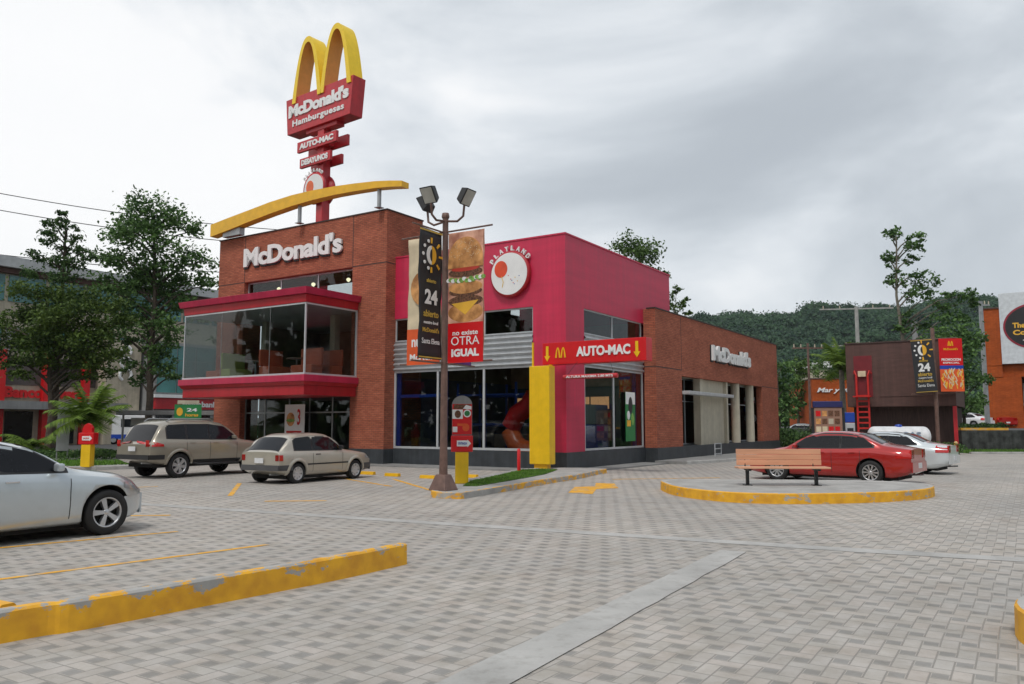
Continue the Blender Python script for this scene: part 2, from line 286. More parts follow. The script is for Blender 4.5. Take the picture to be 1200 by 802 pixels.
# ------------------------------------------------------------------ mesh builder
class MB:
    def __init__(s): s.v = []; s.f = []; s.m = []; s.sm = []; s.mats = []
    def mi(s, m):
        if m not in s.mats: s.mats.append(m)
        return s.mats.index(m)
    def add(s, vs, fs, m, smooth=False):
        o = len(s.v); k = s.mi(m)
        s.v += [tuple(v) for v in vs]
        for f in fs: s.f.append([i + o for i in f]); s.m.append(k); s.sm.append(smooth)
    def box(s, x0, x1, y0, y1, z0, z1, m):
        s.add([(x0,y0,z0),(x1,y0,z0),(x1,y1,z0),(x0,y1,z0),(x0,y0,z1),(x1,y0,z1),(x1,y1,z1),(x0,y1,z1)],
              [(0,3,2,1),(4,5,6,7),(0,1,5,4),(1,2,6,5),(2,3,7,6),(3,0,4,7)], m)
        return s
    def prism(s, poly, z0, z1, m, mtop=None):
        n = len(poly)
        s.add([(x,y,z0) for x,y in poly]+[(x,y,z1) for x,y in poly], [tuple(range(n))[::-1]]+[(i,(i+1)%n,n+(i+1)%n,n+i) for i in range(n)], m)
        s.add([(x,y,z1) for x,y in poly], [tuple(range(n))], mtop or m)
        return s
    def extrude(s, poly, fr, d0, d1, m):
        """poly in frame (u,v); fr = Matrix; extruded along frame z from d0 to d1"""
        n = len(poly)
        vs = [fr @ Vector((x,y,d0)) for x,y in poly] + [fr @ Vector((x,y,d1)) for x,y in poly]
        s.add(vs, [tuple(range(n))[::-1], tuple(range(n,2*n))]+[(i,(i+1)%n,n+(i+1)%n,n+i) for i in range(n)], m)
        return s
    def tube(s, pts, rad, m, n=8, cap=True):
        pts = [Vector(p) for p in pts]
        if not hasattr(rad, '__len__'): rad = [rad]*len(pts)
        vs = []; prev = None
        for i, p in enumerate(pts):
            d = (pts[min(i+1,len(pts)-1)] - pts[max(i-1,0)]).normalized()
            up = prev if prev is not None else (Vector((0,0,1)) if abs(d.z) < .9 else Vector((1,0,0)))
            a = (up - d*up.dot(d)).normalized(); b = d.cross(a); prev = a
            for k in range(n):
                t = 2*PI*k/n; vs.append(p + (a*math.cos(t) + b*math.sin(t))*rad[i])
        fs = [(i*n+k, i*n+(k+1)%n, (i+1)*n+(k+1)%n, (i+1)*n+k) for i in range(len(pts)-1) for k in range(n)]
        s.add(vs, fs, m, True)
        if cap:
            s.add(vs[:n], [tuple(range(n))[::-1]], m); s.add(vs[-n:], [tuple(range(n))], m)
        return s
    def lathe(s, prof, m, n=24, fr=None):
        fr = fr or Matrix()
        vs = [fr @ Vector((r*math.cos(2*PI*k/n), r*math.sin(2*PI*k/n), z)) for r,z in prof for k in range(n)]
        fs = [(i*n+k, i*n+(k+1)%n, (i+1)*n+(k+1)%n, (i+1)*n+k) for i in range(len(prof)-1) for k in range(n)]
        s.add(vs, fs, m, True); return s
    def grid(s, P, m, smooth=True, flip=False):
        r, c = len(P), len(P[0])
        fs = []
        for i in range(r-1):
            for j in range(c-1):
                q = (i*c+j, i*c+j+1, (i+1)*c+j+1, (i+1)*c+j)
                fs.append(q[::-1] if flip else q)
        s.add([p for row in P for p in row], fs, m, smooth); return s
    def parts(s, name, parent=None, bevel=0.):
        """one object per connected piece"""
        par = list(range(len(s.v)))
        def find(a):
            while par[a] != a: par[a] = par[par[a]]; a = par[a]
            return a
        key = {}
        for i, v in enumerate(s.v):
            k = tuple(round(c, 4) for c in v)
            if k in key: par[find(i)] = find(key[k])
            else: key[k] = i
        for f in s.f:
            for i in f[1:]: par[find(i)] = find(f[0])
        gr = {}
        for q, f in enumerate(s.f): gr.setdefault(find(f[0]), []).append(q)
        for qs in gr.values():
            m = MB(); mp = {}
            for q in qs:
                idx = []
                for i in s.f[q]:
                    if i not in mp: mp[i] = len(m.v); m.v.append(s.v[i])
                    idx.append(mp[i])
                m.f.append(idx); m.m.append(m.mi(s.mats[s.m[q]])); m.sm.append(s.sm[q])
            m.build(name, parent, bevel=bevel)
    def build(s, name, parent=None, loc=None, rz=None, bevel=0., weld=False):
        me = bpy.data.meshes.new(name); me.from_pydata(s.v, [], s.f)
        for m in s.mats: me.materials.append(m)
        me.polygons.foreach_set('material_index', s.m); me.polygons.foreach_set('use_smooth', s.sm)
        me.update()
        if bevel > 0 or weld:
            bm = bmesh.new(); bm.from_mesh(me)
            bmesh.ops.remove_doubles(bm, verts=bm.verts, dist=.0005)
            if bevel > 0:
                es = [e for e in bm.edges if len(e.link_faces) == 2 and e.calc_face_angle(0) > .6]
                bmesh.ops.bevel(bm, geom=es, offset=bevel, segments=2, affect='EDGES', profile=.6, clamp_overlap=True)
            bm.to_mesh(me); bm.free()
        # metric box-projected UVs
        uvl = me.uv_layers.new(name='UVMap').data
        for p in me.polygons:
            nx, ny, nz = abs(p.normal.x), abs(p.normal.y), abs(p.normal.z)
            for li in p.loop_indices:
                c = me.vertices[me.loops[li].vertex_index].co
                if nz >= nx and nz >= ny: uvl[li].uv = (c.x, c.y)
                elif nx >= ny: uvl[li].uv = (c.y, c.z)
                else: uvl[li].uv = (c.x, c.z)
        o = bpy.data.objects.new(name, me); COL.objects.link(o)
        if parent: o.parent = parent
        if loc is not None: o.location = loc
        if rz is not None: o.rotation_euler = (0, 0, rz)
        return o

def tag(o, label=None, cat=None, group=None, kind=None):
    if label: o['label'] = label
    if cat: o['category'] = cat
    if group: o['group'] = group
    if kind: o['kind'] = kind
    return o
def empty(name, loc=(0,0,0), rz=0., label=None, cat=None, group=None, parent=None):
    o = bpy.data.objects.new(name, None); COL.objects.link(o); o.location = loc; o.rotation_euler = (0,0,rz); o.empty_display_size = .2
    if parent: o.parent = parent
    return tag(o, label, cat, group)
def copy_tree(o, loc=None, rz=None, parent=None, label=None, group=None):
    c = o.copy(); COL.objects.link(c)
    if parent: c.parent = parent
    if loc is not None: c.location = loc
    if rz is not None: c.rotation_euler = (0,0,rz)
    if label: c['label'] = label
    if group: c['group'] = group
    for ch in list(o.children): copy_tree(ch, parent=c)
    return c
def frame(o, right, up):
    r = Vector(right).normalized(); u = Vector(up).normalized(); n = r.cross(u)
    M = Matrix((r, u, n)).transposed().to_4x4(); M.translation = Vector(o); return M

def text_into(mb, txt, fr, cx, cy, w, h, d0, d1, m, bold=.02, spacing=1., shear=0., sidem=None):
    """lettering as solid mesh fitted to w x h centred at (cx, cy) of the frame"""
    cu = bpy.data.curves.new('t', 'FONT'); cu.body = txt; cu.size = 1; cu.offset = bold; cu.space_character = spacing; cu.shear = shear
    cu.extrude = .5; cu.resolution_u = 3; cu.align_x = 'CENTER'
    ob = bpy.data.objects.new('t', cu); COL.objects.link(ob)
    bpy.context.view_layer.update()
    me = bpy.data.meshes.new_from_object(ob.evaluated_get(bpy.context.evaluated_depsgraph_get()))
    xs = [v.co.x for v in me.vertices]; ys = [v.co.y for v in me.vertices]
    x0, x1, y0, y1 = min(xs), max(xs), min(ys), max(ys)
    vs = []
    for v in me.vertices:
        X = cx + ((v.co.x-x0)/(x1-x0)-.5)*w; Yv = cy + ((v.co.y-y0)/(y1-y0)-.5)*h
        Z = d1 if v.co.z > 0 else d0
        vs.append(fr @ Vector((X, Yv, Z)))
    mb.add(vs, [tuple(p.vertices) for p in me.polygons], m)
    bpy.data.objects.remove(ob); bpy.data.meshes.remove(me); bpy.data.curves.remove(cu)

# ------------------------------------------------------------------ places
ANG = R(57.07)                      # the restaurant's long side runs this way
E2 = Vector((math.cos(ANG), math.sin(ANG), 0)); E1 = Vector((-math.sin(ANG), math.cos(ANG), 0))
OB = Vector((1.93, 28.57, 0))       # crimson corner on the ground
def W(s, t, z=0.): return OB + E2*s + E1*t + Vector((0,0,z))
FRONT = lambda s, t=0, z=0: frame((s,t,z), (0,-1,0), (0,0,1))   # faces -s, u to the right = -t
SIDE = lambda t, s=0, z=0: frame((s,t,z), (1,0,0), (0,0,1))     # faces -t, u = +s
# ------------------------------------------------------------------ ground
def ground():
    mb = MB(); mb.add([(-1500,-400,-.03),(1500,-400,-.03),(1500,1500,-.03),(-1500,1500,-.03)], [(0,1,2,3)], SOIL)
    tag(mb.build('ground'), kind='structure')
    mb = MB()
    lot = [(-26,-30),(30,-30),(30,47),(13,60),(-26,34)]
    mb.add([(x,y,0) for x,y in lot], [tuple(range(len(lot)))], PAVER); tag(mb.build('parking_lot'), kind='structure')
    # the street beyond, left
    mb = MB(); mb.add([(-90,20,-.012),(-22,20,-.012),(-14,50,-.012),(4,80,-.012),(4,140,-.012),(-90,110,-.012)], [(0,1,2,3,4,5)], ASPH)
    tag(mb.build('street'), kind='structure')
    mb = MB(); mb.add([(14,46,-.010),(90,46,-.010),(90,120,-.010),(14,120,-.010)], [(0,1,2,3)], ASPH)
    tag(mb.build('road'), kind='structure')
    # raised plateau on the right behind the stone wall
    mb = MB(); mb.add([(26.2,47.3,0),(26.2,47.3,1.25),(70,47.3,1.25),(70,47.3,0),(26.2,160,1.25),(70,160,1.25),(26.2,160,0)],
                      [(0,3,2,1),(1,2,5,4),(0,1,4,6)], ASPH); tag(mb.build('terrace'), kind='structure')
    # concrete bands across the pavers
    def band(name, a, b, w0, w1, z=.004):
        a, b = Vector((*a,0)), Vector((*b,0)); d = (b-a).normalized(); n = Vector((-d.y,d.x,0)); N = 26; mb = MB(); rows = []
        for i in range(N+1):
            t = i/N; p = a.lerp(b,t); w = w0+(w1-w0)*t
            j1, j2 = noise.noise(p*1.7)*.02, noise.noise(p*1.7+Vector((9,3,0)))*.02
            rows.append([(p+n*(w/2+j1)+Vector((0,0,z)))[:], (p-n*(w/2+j2)+Vector((0,0,z)))[:]])
        mb.grid(rows, CONCL, False, True); tag(mb.build(name), kind='structure')
    band('drainage_strip', (-14.5,20.2), (4.5,10.72), .30, .33)
    band('drainage_strip', (4.44,10.745), (14,6.6), .36, .38, .0045)
    band('concrete_strip', (2.88,10.62), (-2.0,2.3), .33, .47, .008)
    # parking bay lines and arrow
    def line(name, a, b, w=.10, z=.004):
        a, b = Vector((*a,0)), Vector((*b,0)); d = (b-a).normalized(); n = Vector((-d.y,d.x,0))*w/2; mb = MB()
        mb.add([(a+n).to_tuple()[:2]+(z,), (a-n).to_tuple()[:2]+(z,), (b-n).to_tuple()[:2]+(z,), (b+n).to_tuple()[:2]+(z,)], [(0,1,2,3)], LINEY)
        tag(mb.build(name), kind='structure')
    line('painted_line', (-7.9,5.9), (-3.35,11.2)); line('painted_line', (-9.4,8.45), (-5.15,12.55)); line('painted_line', (-7.4,14.6), (-6.2,14.75), .12)
    line('painted_line', (-5.3,17.4), (-4.0,17.5), .16)
    line('painted_line', (-3.2,21.5), (-5.4,25.0), .12); line('painted_line', (-6.5,18.7), (-7.6,22.6), .12); line('painted_line', (-1.9,19.9), (-3.6,24.4), .12)
    line('painted_line', (3.0,24.2), (6.4,24.9), .14); line('painted_line', (-9.4,21.5), (-11.2,19.9), .12)
    mb = MB(); mb.add([(1.35,19.5,.004),(1.9,19.15,.004),(2.15,20.6,.004),(2.75,20.9,.004),(2.85,22.6,.004),(2.35,22.7,.004),(2.2,21.5,.004),(1.65,21.3,.004)], [tuple(range(8))], LINEY)
    tag(mb.build('painted_arrow'), kind='structure')
ground()

# ------------------------------------------------------------------ the restaurant
rest = empty('restaurant', OB, ANG, 'brick and crimson fast food restaurant with glazed upper bay and corner tower', 'building')
def wallp(mb, name='wall', **k):
    if name in ('expansion_joint','pilaster','parapet_cap','inner_wall','roof','ceiling','floor','sill','plinth'): return mb.parts(name, rest, **k)
    return mb.build(name, rest, **k)
# crimson block
m = MB(); m.box(0,.3, 0,1.38, .64,5.98, PINK); m.box(0,.3, 0,8.1, 5.98,8.54, PINK)
m.box(.3,1.42, 0,.3, .64,5.98, PINK); m.box(.3,9.98, 0,.3, 5.98,8.54, PINK); m.box(6.8,9.98, .3,.35, .64,5.98, PINK)
m.box(9.68,9.98, .3,8.1, 6.0,8.54, PINK)
wallp(m)
m = MB(); m.box(-.03,.33, -.03,8.1, 8.543,8.60, PINK); m.box(.33,10.0, -.03,.33, 8.543,8.60, PINK); wallp(m, 'parapet_cap')
# brick tower front
m = MB()
m.box(-.58,-.2, 8.1,10.0, .64,8.3, BRICK); m.box(-.58,-.2, 17.0,18.9, 0,8.3, BRICK); m.box(-.58,-.2, 8.1,18.9, 8.3,10.5, BRICK)
m.box(-.2,1.75, 8.1,8.42, .64,10.5, BRICK); m.box(-.2,1.75, 18.58,18.9, 0,10.5, BRICK); m.box(1.45,1.75, 8.42,18.58, 8.2,10.5, BRICK)
wallp(m)
m = MB(); m.box(-.61,1.78, 8.07,18.93, 10.503,10.56, SEAM); wallp(m, 'coping')
m = MB()
for t in (10.0, 17.0): m.box(-.583,-.57, t-.02,t+.02, 8.3,10.5, SEAM)
m.box(-.583,-.57, 8.1,10.0, 8.28,8.32, SEAM); m.box(-.583,-.57, 17.0,18.9, 8.28,8.32, SEAM); m.box(-.57,1.75, 8.097,8.11, 8.28,8.32, SEAM)
wallp(m, 'expansion_joint')
# wing
m = MB(); TW = -.55
m.box(6.9,9.9, TW,-.2, .64,6.6, BRICK); m.box(22.9,26.4, TW,-.2, .64,6.6, BRICK); m.box(9.9,22.9, TW,-.2, 3.85,6.6, BRICK)
m.box(6.9,7.2, -.2,-.003, .64,6.6, BRICK); m.box(26.1,26.4, -.2,12, 0,6.6, BRICK); m.box(9.98,10.3,.35,8,6.5,6.601,SEAM)
wallp(m)
m = MB(); m.box(6.88,26.42, TW-.02,-.15, 6.603,6.66, SEAM); wallp(m, 'coping')
m = MB(); m.box(9.88,9.92, TW-.003,TW+.01, 4.1,6.6, SEAM); m.box(6.9,9.9, TW-.003,TW+.01, 4.08,4.12, SEAM); m.box(22.9,26.4, TW-.003,TW+.01, 3.84,3.88, SEAM)
m.box(6.897,6.91, TW,0, 4.08,4.12, SEAM); wallp(m, 'expansion_joint')
# plinth
m = MB()
m.box(-.04,.3, -.04,8.06, 0,.64, PLINTH); m.box(-.62,-.2, 8.06,10.0, 0,.64, PLINTH); m.box(-.2,-.04, 8.06,8.4, 0,.64, PLINTH)
m.box(.3,6.86, -.04,.3, 0,.64, PLINTH); m.box(6.86,22.9, TW-.04,-.2, 0,.64, PLINTH); m.box(22.9,26.44, TW-.04,-.2, 0,.64, PLINTH); m.box(6.86,7.2,-.2,-.04,0,.64,PLINTH)
wallp(m, 'plinth')
m = MB()   # roofs
m.box(.3,9.68, .35,8.1, 7.9,8.1, SEAM); m.box(-.2,1.45, 8.42,18.58, 9.6,9.75, SEAM); m.box(1.75,26.1, 8.1,18.5, 7.0,7.2, SEAM); m.box(9.98,26.1, -.2,8.1, 6.3,6.45, SEAM)
wallp(m, 'roof')
m = MB()   # outer rear walls and inner partitions so daylight stays out
m.box(25.8,26.1, 12,18.5, 0,7.0, INWALL); m.box(1.75,25.8, 18.25,18.5, 0,7.0, INWALL)
m.box(9.0,9.2, .35,18.2, .1,6.3, INWALL)
m.box(.3,9.0, 8.2,8.35, .1,7.8, DARKIN)
wallp(m, 'inner_wall')
m = MB(); m.box(.3,25.8, .35,18.2, .02,.12, DARKIN); m.box(-.15,1.7,8.45,18.2,.125,.13,DARKIN)
m.box(-3.3,9, 9.75,17.2, 3.5,3.58, DARKIN); wallp(m, 'floor')
m = MB(); m.box(-3.2,9, 9.75,17.2, 6.36,6.4, CEIL); m.box(.35,9, 8.4,9.7, 6.36,6.4, CEIL); m.box(-.1,9, 8.5,18.2, 2.9,2.95, CEIL); wallp(m, 'ceiling')

def window(x, a0, a1, z0, z1, mull, axis, glass=GLASS, fw=.055, dep=.07, cross=(), frm=None, panes=True):
    """axis 's' : window in the plane s = x, spanning t a0..a1 ; axis 't' : plane t = x spanning s a0..a1"""
    w = empty('window', (0,0,0), 0, parent=rest); frm = frm or WHITEM
    f = MB(); e = fw
    def bx(u0,u1,z0_,z1_,d0,d1,mm,mb):
        if axis == 's': mb.box(x+d0,x+d1,u0,u1,z0_,z1_,mm)
        else: mb.box(u0,u1,x+d0,x+d1,z0_,z1_,mm)
    bx(a0,a1,z0,z0+e,0,dep,frm,f); bx(a0,a1,z1-e,z1,0,dep,frm,f)
    bx(a0,a0+e,z0+e,z1-e,0,dep,frm,f); bx(a1-e,a1,z0+e,z1-e,0,dep,frm,f)
    for u in mull: bx(u-e/2,u+e/2,z0+e,z1-e,0,dep,frm,f)
    for z in cross: bx(a0+e,a1-e,z-e/2,z+e/2,.005,dep-.005,frm,f)
    f.build('frame', w)
    if panes:
        us = [a0]+sorted(mull)+[a1]
        for q in range(len(us)-1):
            p = MB(); bx(us[q]+e/2,us[q+1]-e/2,z0+e*.8,z1-e*.8,dep*.45,dep*.45+.012,glass,p); p.build('pane', w)
    return w
window(0.02, 1.38, 8.1, .66, 3.82, [3.6, 5.83], 's', fw=.09)
window(0.06, 1.38, 8.1, 5.02, 5.98, [3.6, 5.83], 's')
window(0.02, 1.42, 6.8, .66, 3.85, [3.95], 't', fw=.08)
window(0.06, 1.42, 6.8, 5.02, 5.98, [3.95], 't')
# corrugated bands
def corr(name, axis, a0, a1, z0, z1):
    n = 6; P = []; steps = n*8
    for i in range(steps+1):
        z = z0+(z1-z0)*i/steps; d = .045*math.sin(2*PI*i/8.)
        P.append([( -.02-d, a, z) if axis == 's' else (a, -.02-d, z) for a in (a0, a1)])
    m = MB(); m.grid(P, CORR, True, axis == 't'); m.box(*((.03,.28,a0,a1) if axis=='s' else (a0,a1,.03,.28)), z0,z1, GREYW); return m.build(name, rest)
corr('corrugated_band', 's', 1.38, 8.1, 3.82, 5.02); corr('corrugated_band', 't', 1.42, 6.8, 3.85, 5.02)

# wing entrance side: glazing, beige wall, round columns, silver awning
window(.35, 9.9, 22.9, .66, 3.85, [11.2,12.6,16.9,18.8,20.6], 't', cross=(2.75,))
m = MB(); m.box(12.7,16.5, -.3,-.05, .64,3.84, BEIGE); wallp(m, 'beige_wall')
m = MB(); m.box(12.7,13.2, -.40,-.303, .64,3.84, BEIGE); m.box(16.5,16.75, -.46,.3, .64,3.84, BEIGE); wallp(m, 'pilaster')
for s in (18.55, 21.2):
    m = MB(); m.lathe([(.235,.64),(.235,3.85)], BEIGE, 24, Matrix.Translation((s,-.28,0))); wallp(m, 'column')
m = MB(); m.box(9.95,16.4, -.9,-.46, 3.0,3.16, WHITEM); wallp(m, 'awning', bevel=.02)
m = MB(); m.box(9.9,22.9, -.2,.34, .55,.66, PLINTH); m.box(9.9,22.9,-.2,.34,3.86,3.9,BEIGE); wallp(m, 'sill')

# entrance glazing under the bay
window(-.30, 10.0, 17.0, .08, 2.85, [11.3,12.7,14.0,15.6], 's', cross=(2.15,), fw=.06, frm=GALV)
m = MB(); m.box(-.58,-.2, 10.0,17.0, 0,.07, CONC); wallp(m, 'door_sill')
window(-.35, 10.0, 17.0, 7.02, 8.28, [12.3,14.7], 's', fw=.06)
# glazed bay
bay = empty('glass_bay', (0,0,0), 0, parent=rest)
def ring(z0, z1, o, mm, name, top=None):
    """a slab tier that overhangs the bay by o, optionally flared"""
    m = MB(); s0, t0, t1 = -3.45-o, 9.65-o, 17.3+o
    if top is None: m.box(s0,-.585, t0,t1, z0,z1, mm)
    else:
        q = top-o
        m.add([(s0,t0,z0),(-.585,t0,z0),(-.585,t1,z0),(s0,t1,z0),(s0-q,t0-q,z1),(-.585,t0-q,z1),(-.585,t1+q,z1),(s0-q,t1+q,z1)],
              [(0,3,2,1),(4,5,6,7),(0,1,5,4),(1,2,6,5),(2,3,7,6),(3,0,4,7)], mm)
    m.build(name, bay, bevel=.012)
ring(2.78,3.16, -.02, CANRED, 'lower_fascia'); ring(3.163,3.30, .02, CANRED, 'lower_fascia_step', .10); ring(3.303,3.56, .13, CANPINK, 'lower_canopy_edge')
ring(3.563,3.64, .02, WHITEM, 'sill')
ring(6.33,6.40, .0, WHITEM, 'head_frame'); ring(6.403,6.72, .02, CANRED, 'upper_fascia', .05); ring(6.723,6.98, .16, CANPINK, 'upper_canopy_edge', .22)
m = MB()
m.box(-3.45,-3.39, 9.65,9.71, 3.64,6.33, WHITEM); m.box(-.66,-.585, 9.65,9.72, 3.64,6.33, WHITEM); m.box(-3.45,-3.40,17.25,17.3,3.64,6.33,WHITEM)
m.box(-3.44,-3.42, 11.7,11.715, 3.64,6.33, GALV); m.box(-3.44,-3.42, 14.75,14.765, 3.64,6.33, GALV)
m.parts('mullion', bay)
for a,b in ((9.72,11.70),(11.72,14.74),(14.77,17.25)):
    m = MB(); m.box(-3.437,-3.425, a,b, 3.64,6.33, GLASSB); m.build('front_pane', bay)
m = MB(); m.box(-3.38,-.67, 9.67,9.682, 3.64,6.33, GLASSB); m.build('side_pane', bay)
m = MB(); m.box(-3.38,-.67, 17.27,17.282, 3.64,6.33, GLASSB); m.build('side_pane', bay)
for t in (11.2, 15.6):
    m = MB(); m.box(-.5,-.2, t-.15,t+.15, 3.6,6.34, BEIGE); wallp(m, 'inner_column')
m = MB(); m.box(4.5,4.6, 9.75,17.2, 3.6,6.34, INWALL); wallp(m, 'back_partition')
m = MB(); m.box(4.38,4.49, 11.5,14.5, 4.1,6.0, LEAFM); 
wallp(m, 'green_panel')

# wall signs : things of their own
def sign_letters(name, label, loc, txt, w, h, fr, depth=.12, group=None, cat='sign', bold=.03, spacing=1.0, back=.10, m1=WHITE):
    o = empty(name, loc, ANG, label, cat, group)
    mb = MB(); text_into(mb, txt, fr, 0, 0, w, h, .05, depth, m1, bold, spacing); mb.build('lettering', o)
    if back:
        mb = MB(); text_into(mb, txt, fr, -.05, -.04, w+.05, h+.08, .006, .049, BLACK, bold+.02, spacing); mb.build('backing', o)
    return o
F0 = FRONT(0); S0 = SIDE(0)
sign_letters('wall_sign', 'white raised lettering on the brick tower above the glazed bay', W(-.58,13.75,9.45), "McDonald's", 6.4, .92, F0, .14, bold=.035, spacing=.95)
sign_letters('wall_sign', 'white raised lettering on the low brick wing beside the drive lane', W(14,TW,5.22)+E2*3.1, "McDonald's", 6.4, .82, S0, .16, bold=.05, spacing=.95)
# round play area sign
o = empty('round_sign', W(0,2.3,7.27), ANG, 'round white sign with orange balloon high on the crimson wall', 'sign')
Mx = F0
m = MB(); m.lathe([(0,.0),(.86,.0),(.88,.05),(.88,.16),(.84,.2),(0,.2)], CANRED, 48, Mx); m.build('rim', o)
m = MB(); m.extrude([(.80*math.cos(R(a)),.80*math.sin(R(a))) for a in range(0,360,8)], Mx, .19,.215, WHITE); m.build('face', o)
m = MB(); m.extrude([(-.36+.29*math.cos(R(a)),.20+.32*math.sin(R(a))) for a in range(0,360,12)], Mx, .216,.224, mat('balloon_orange', (.72,.07,.02), .4)); m.build('balloon', o)
m = MB(); m.tube([Mx @ Vector((-.33,-.08,.222)), Mx @ Vector((-.25,-.3,.222)), Mx @ Vector((-.3,-.5,.222))], .012, SIGNY, 6)
for a in range(9):
    x, y = -.55+.12*(a % 4)+.1*math.sin(a*2.1), -.62+.06*a*.9
    if x*x+y*y < .5: m.lathe([(.02,.216),(.02,.222),(0,.222)], (SIGNY, BLUE, SIGNRED)[a % 3], 8, Mx @ Matrix.Translation((x*.9+.55,y*.9+.1,0)))
m.parts('dot', o)
m = MB(); txt = 'PLAYLAND'
for k, ch in enumerate(txt):
    a = R(146 - k*15.5); r = .99
    fr = Mx @ Matrix.Translation((r*math.cos(a), r*math.sin(a), 0)) @ Matrix.Rotation(a-PI/2, 4, 'Z')
    text_into(m, ch, fr, 0, 0, .15, .19, .06, .14, WHITE, .03)
m.build('lettering', o)

# yellow roof beam
o = empty('roof_beam', W(-.9,13,10.5), ANG, 'long curved yellow beam on grey posts above the brick tower', 'beam')
pts = [(19.1,11.28,.60),(17.7,11.45,.60),(16.3,11.60,.56),(14.9,11.76,.55),(13.4,11.86,.50),(12.1,11.87,.44),(10.76,11.83,.38),(9.6,11.76,.34),(8.4,11.66,.29),(7.6,11.55,.26),(6.95,11.44,.24)]
m = MB(); rows = []
for t,z,h in pts:
    rows.append([(-.12,t-13,z-10.5),(.32,t-13,z-10.5),(.32,t-13,z-h-10.5),(-.12,t-13,z-h-10.5),(-.12,t-13,z-10.5)])
m.grid(rows, SIGNY2, False, True)
for r_, fl in ((rows[0],0),(rows[-1],1)): m.add(r_[:4], [(0,1,2,3) if fl else (3,2,1,0)], SIGNY2)
m.build('beam', o)
for t, zt in ((13.1,11.36),(8.35,11.36)):
    m = MB(); m.box(.04,.16, t-13-.06,t-13+.06, .05,zt-10.5+.03, GALV); m.box(-.05,.25, t-13-.14,t-13+.14,.061,.09,GALV); m.build('post', o)
m = MB(); m.box(-.02,.28, 17.05-13,18.3-13, .062,.42, GALV); m.build('support_block', o, bevel=.02)

# clutter inside seen through the glass
def booth(s, t, z, mm, label, rot=0):
    o = empty('booth_seat', W(s,t,z), ANG+rot, label, 'booth seat', 'booth seats inside the restaurant')
    a = MB(); a.box(-.3,.3,-.6,.6,.0,.42,mm); a.build('seat', o, bevel=.04)
    a = MB(); a.box(.22,.34,-.6,.6,.43,1.12,mm); a.build('backrest', o, bevel=.03)
BOO = mat('booth_brick_red', (.42,.085,.04), .5); BOG = mat('booth_green', (.28,.30,.08), .5)
booth(-2.6,10.45,3.58,BOO,'orange red booth seat at the right front of the glazed bay'); booth(-1.5,10.45,3.58,BOO,'orange red booth seat at the right rear of the glazed bay')
booth(-2.6,12.3,3.58,BOO,'orange red booth seat near the middle of the glazed bay', PI/2); booth(-2.2,16.4,3.58,BOO,'orange red booth seat at the left end of the glazed bay')
booth(-2.4,15.0,3.58,BOG,'olive green booth seat in the glazed bay', PI/2)
for t, lb in ((11.35,'right one of two dark cafe tables in the glazed bay'),(13.9,'left one of two dark cafe tables in the glazed bay')):
    o = empty('cafe_table', W(-2.3,t,3.58), ANG, lb, 'table')
    a = MB(); a.lathe([(.04,.0),(.04,.72)], GALV, 10); a.lathe([(.25,0),(.25,.02),(0,.02)], GALV, 16); a.build('pedestal', o)
    a = MB(); a.lathe([(0,.72),(.42,.72),(.42,.76),(0,.76)], BROWNM, 20); a.build('tabletop', o)
LAMP = mat('lamp_glow', (1,.86,.55), .5, emit=2.2)
for t, lb in ((11.1,'right'),(13.3,'middle'),(15.6,'left')):
    o = empty('ceiling_lamp', W(.3,t,8.0), ANG, lb+' one of three lit lamps behind the strip window above the bay', 'lamp', 'lit lamps behind the strip window')
    a = MB(); a.lathe([(.0,-.12),(.07,-.07),(.10,0),(.07,.05),(0,.08)], LAMP, 14); a.build('lamp_shade', o)
    a = MB(); a.tube([(0,0,.07),(0,0,.3)], .015, BLACK, 6); a.build('cord', o)
NAVY = mat('navy_panel', (.03,.055,.13), .5, var=.2, scale=1)
m = MB(); m.box(8.9,8.98,.4,8.1,.13,3.4,NAVY); m.box(.35,8.9,8.1,8.18,.13,3.6,NAVY); m.parts('play_wall', rest)
m = MB(); m.box(.12,.22,1.42,1.6,.68,3.8,BLUE); m.box(.12,.22,7.85,8.05,.68,3.8,BLUE); m.box(.12,.22,5.45,5.6,.68,3.8,BLUE); m.box(6.55,6.75,.32,.42,.68,3.8,BLUE); m.box(.12,.2,5.62,7.84,2.72,2.84,BLUE); m.parts('blue_jamb', rest)
o = empty('reflection_box', W(3.6,1.2,.13), ANG, 'blue panel and pale box added to imitate a reflected truck behind the crimson side window', 'reflection box')
a = MB(); a.box(-.9,1.6,-.3,.9,0,1.5,BLUE); a.build('lower_panel', o, bevel=.05); a = MB(); a.box(-.9,1.6,-.3,.9,1.52,2.3,GREYW); a.build('upper_panel', o, bevel=.05)  # blue panel below; pale box above is added to imitate a reflected truck
# play area behind the lower front window
o = empty('jungle_gym', W(2.0,4.3,.13), ANG, 'blue pipe play frame behind the ground floor window', 'jungle gym')
a = MB()
for x in (0,1.6):
    for y in (-2.2,-.9,.6,2.0): a.tube([(x,y,0),(x,y,3.2)], .055, BLUE, 8)
    for z in (1.5,2.7): a.tube([(x,-2.2,z),(x,2.0,z)], .05, BLUE, 8)
a.build('pipe_frame', o)
a = MB(); a.box(.1,1.5,-2.1,1.9,1.42,1.48,BLUE); a.build('platform', o)
def tubeslide(pts, r, mm, label):
    o = empty('tube_slide', W(1.15,2.6,.13), ANG, label, 'slide'); a = MB(); a.tube(pts, r, mm, 18); a.build('tube', o)
tubeslide([(0,-.6,2.6),(.05,-.3,2.2),(.1,.25,1.9),(.1,.55,1.4)], .38, SIGNRED, 'red tube slide behind the ground floor window')
tubeslide([(.1,.6,1.25),(.05,.3,.75),(.0,-.1,.55),(0,-.7,.5)], .36, ORPL, 'orange tube slide behind the ground floor window')
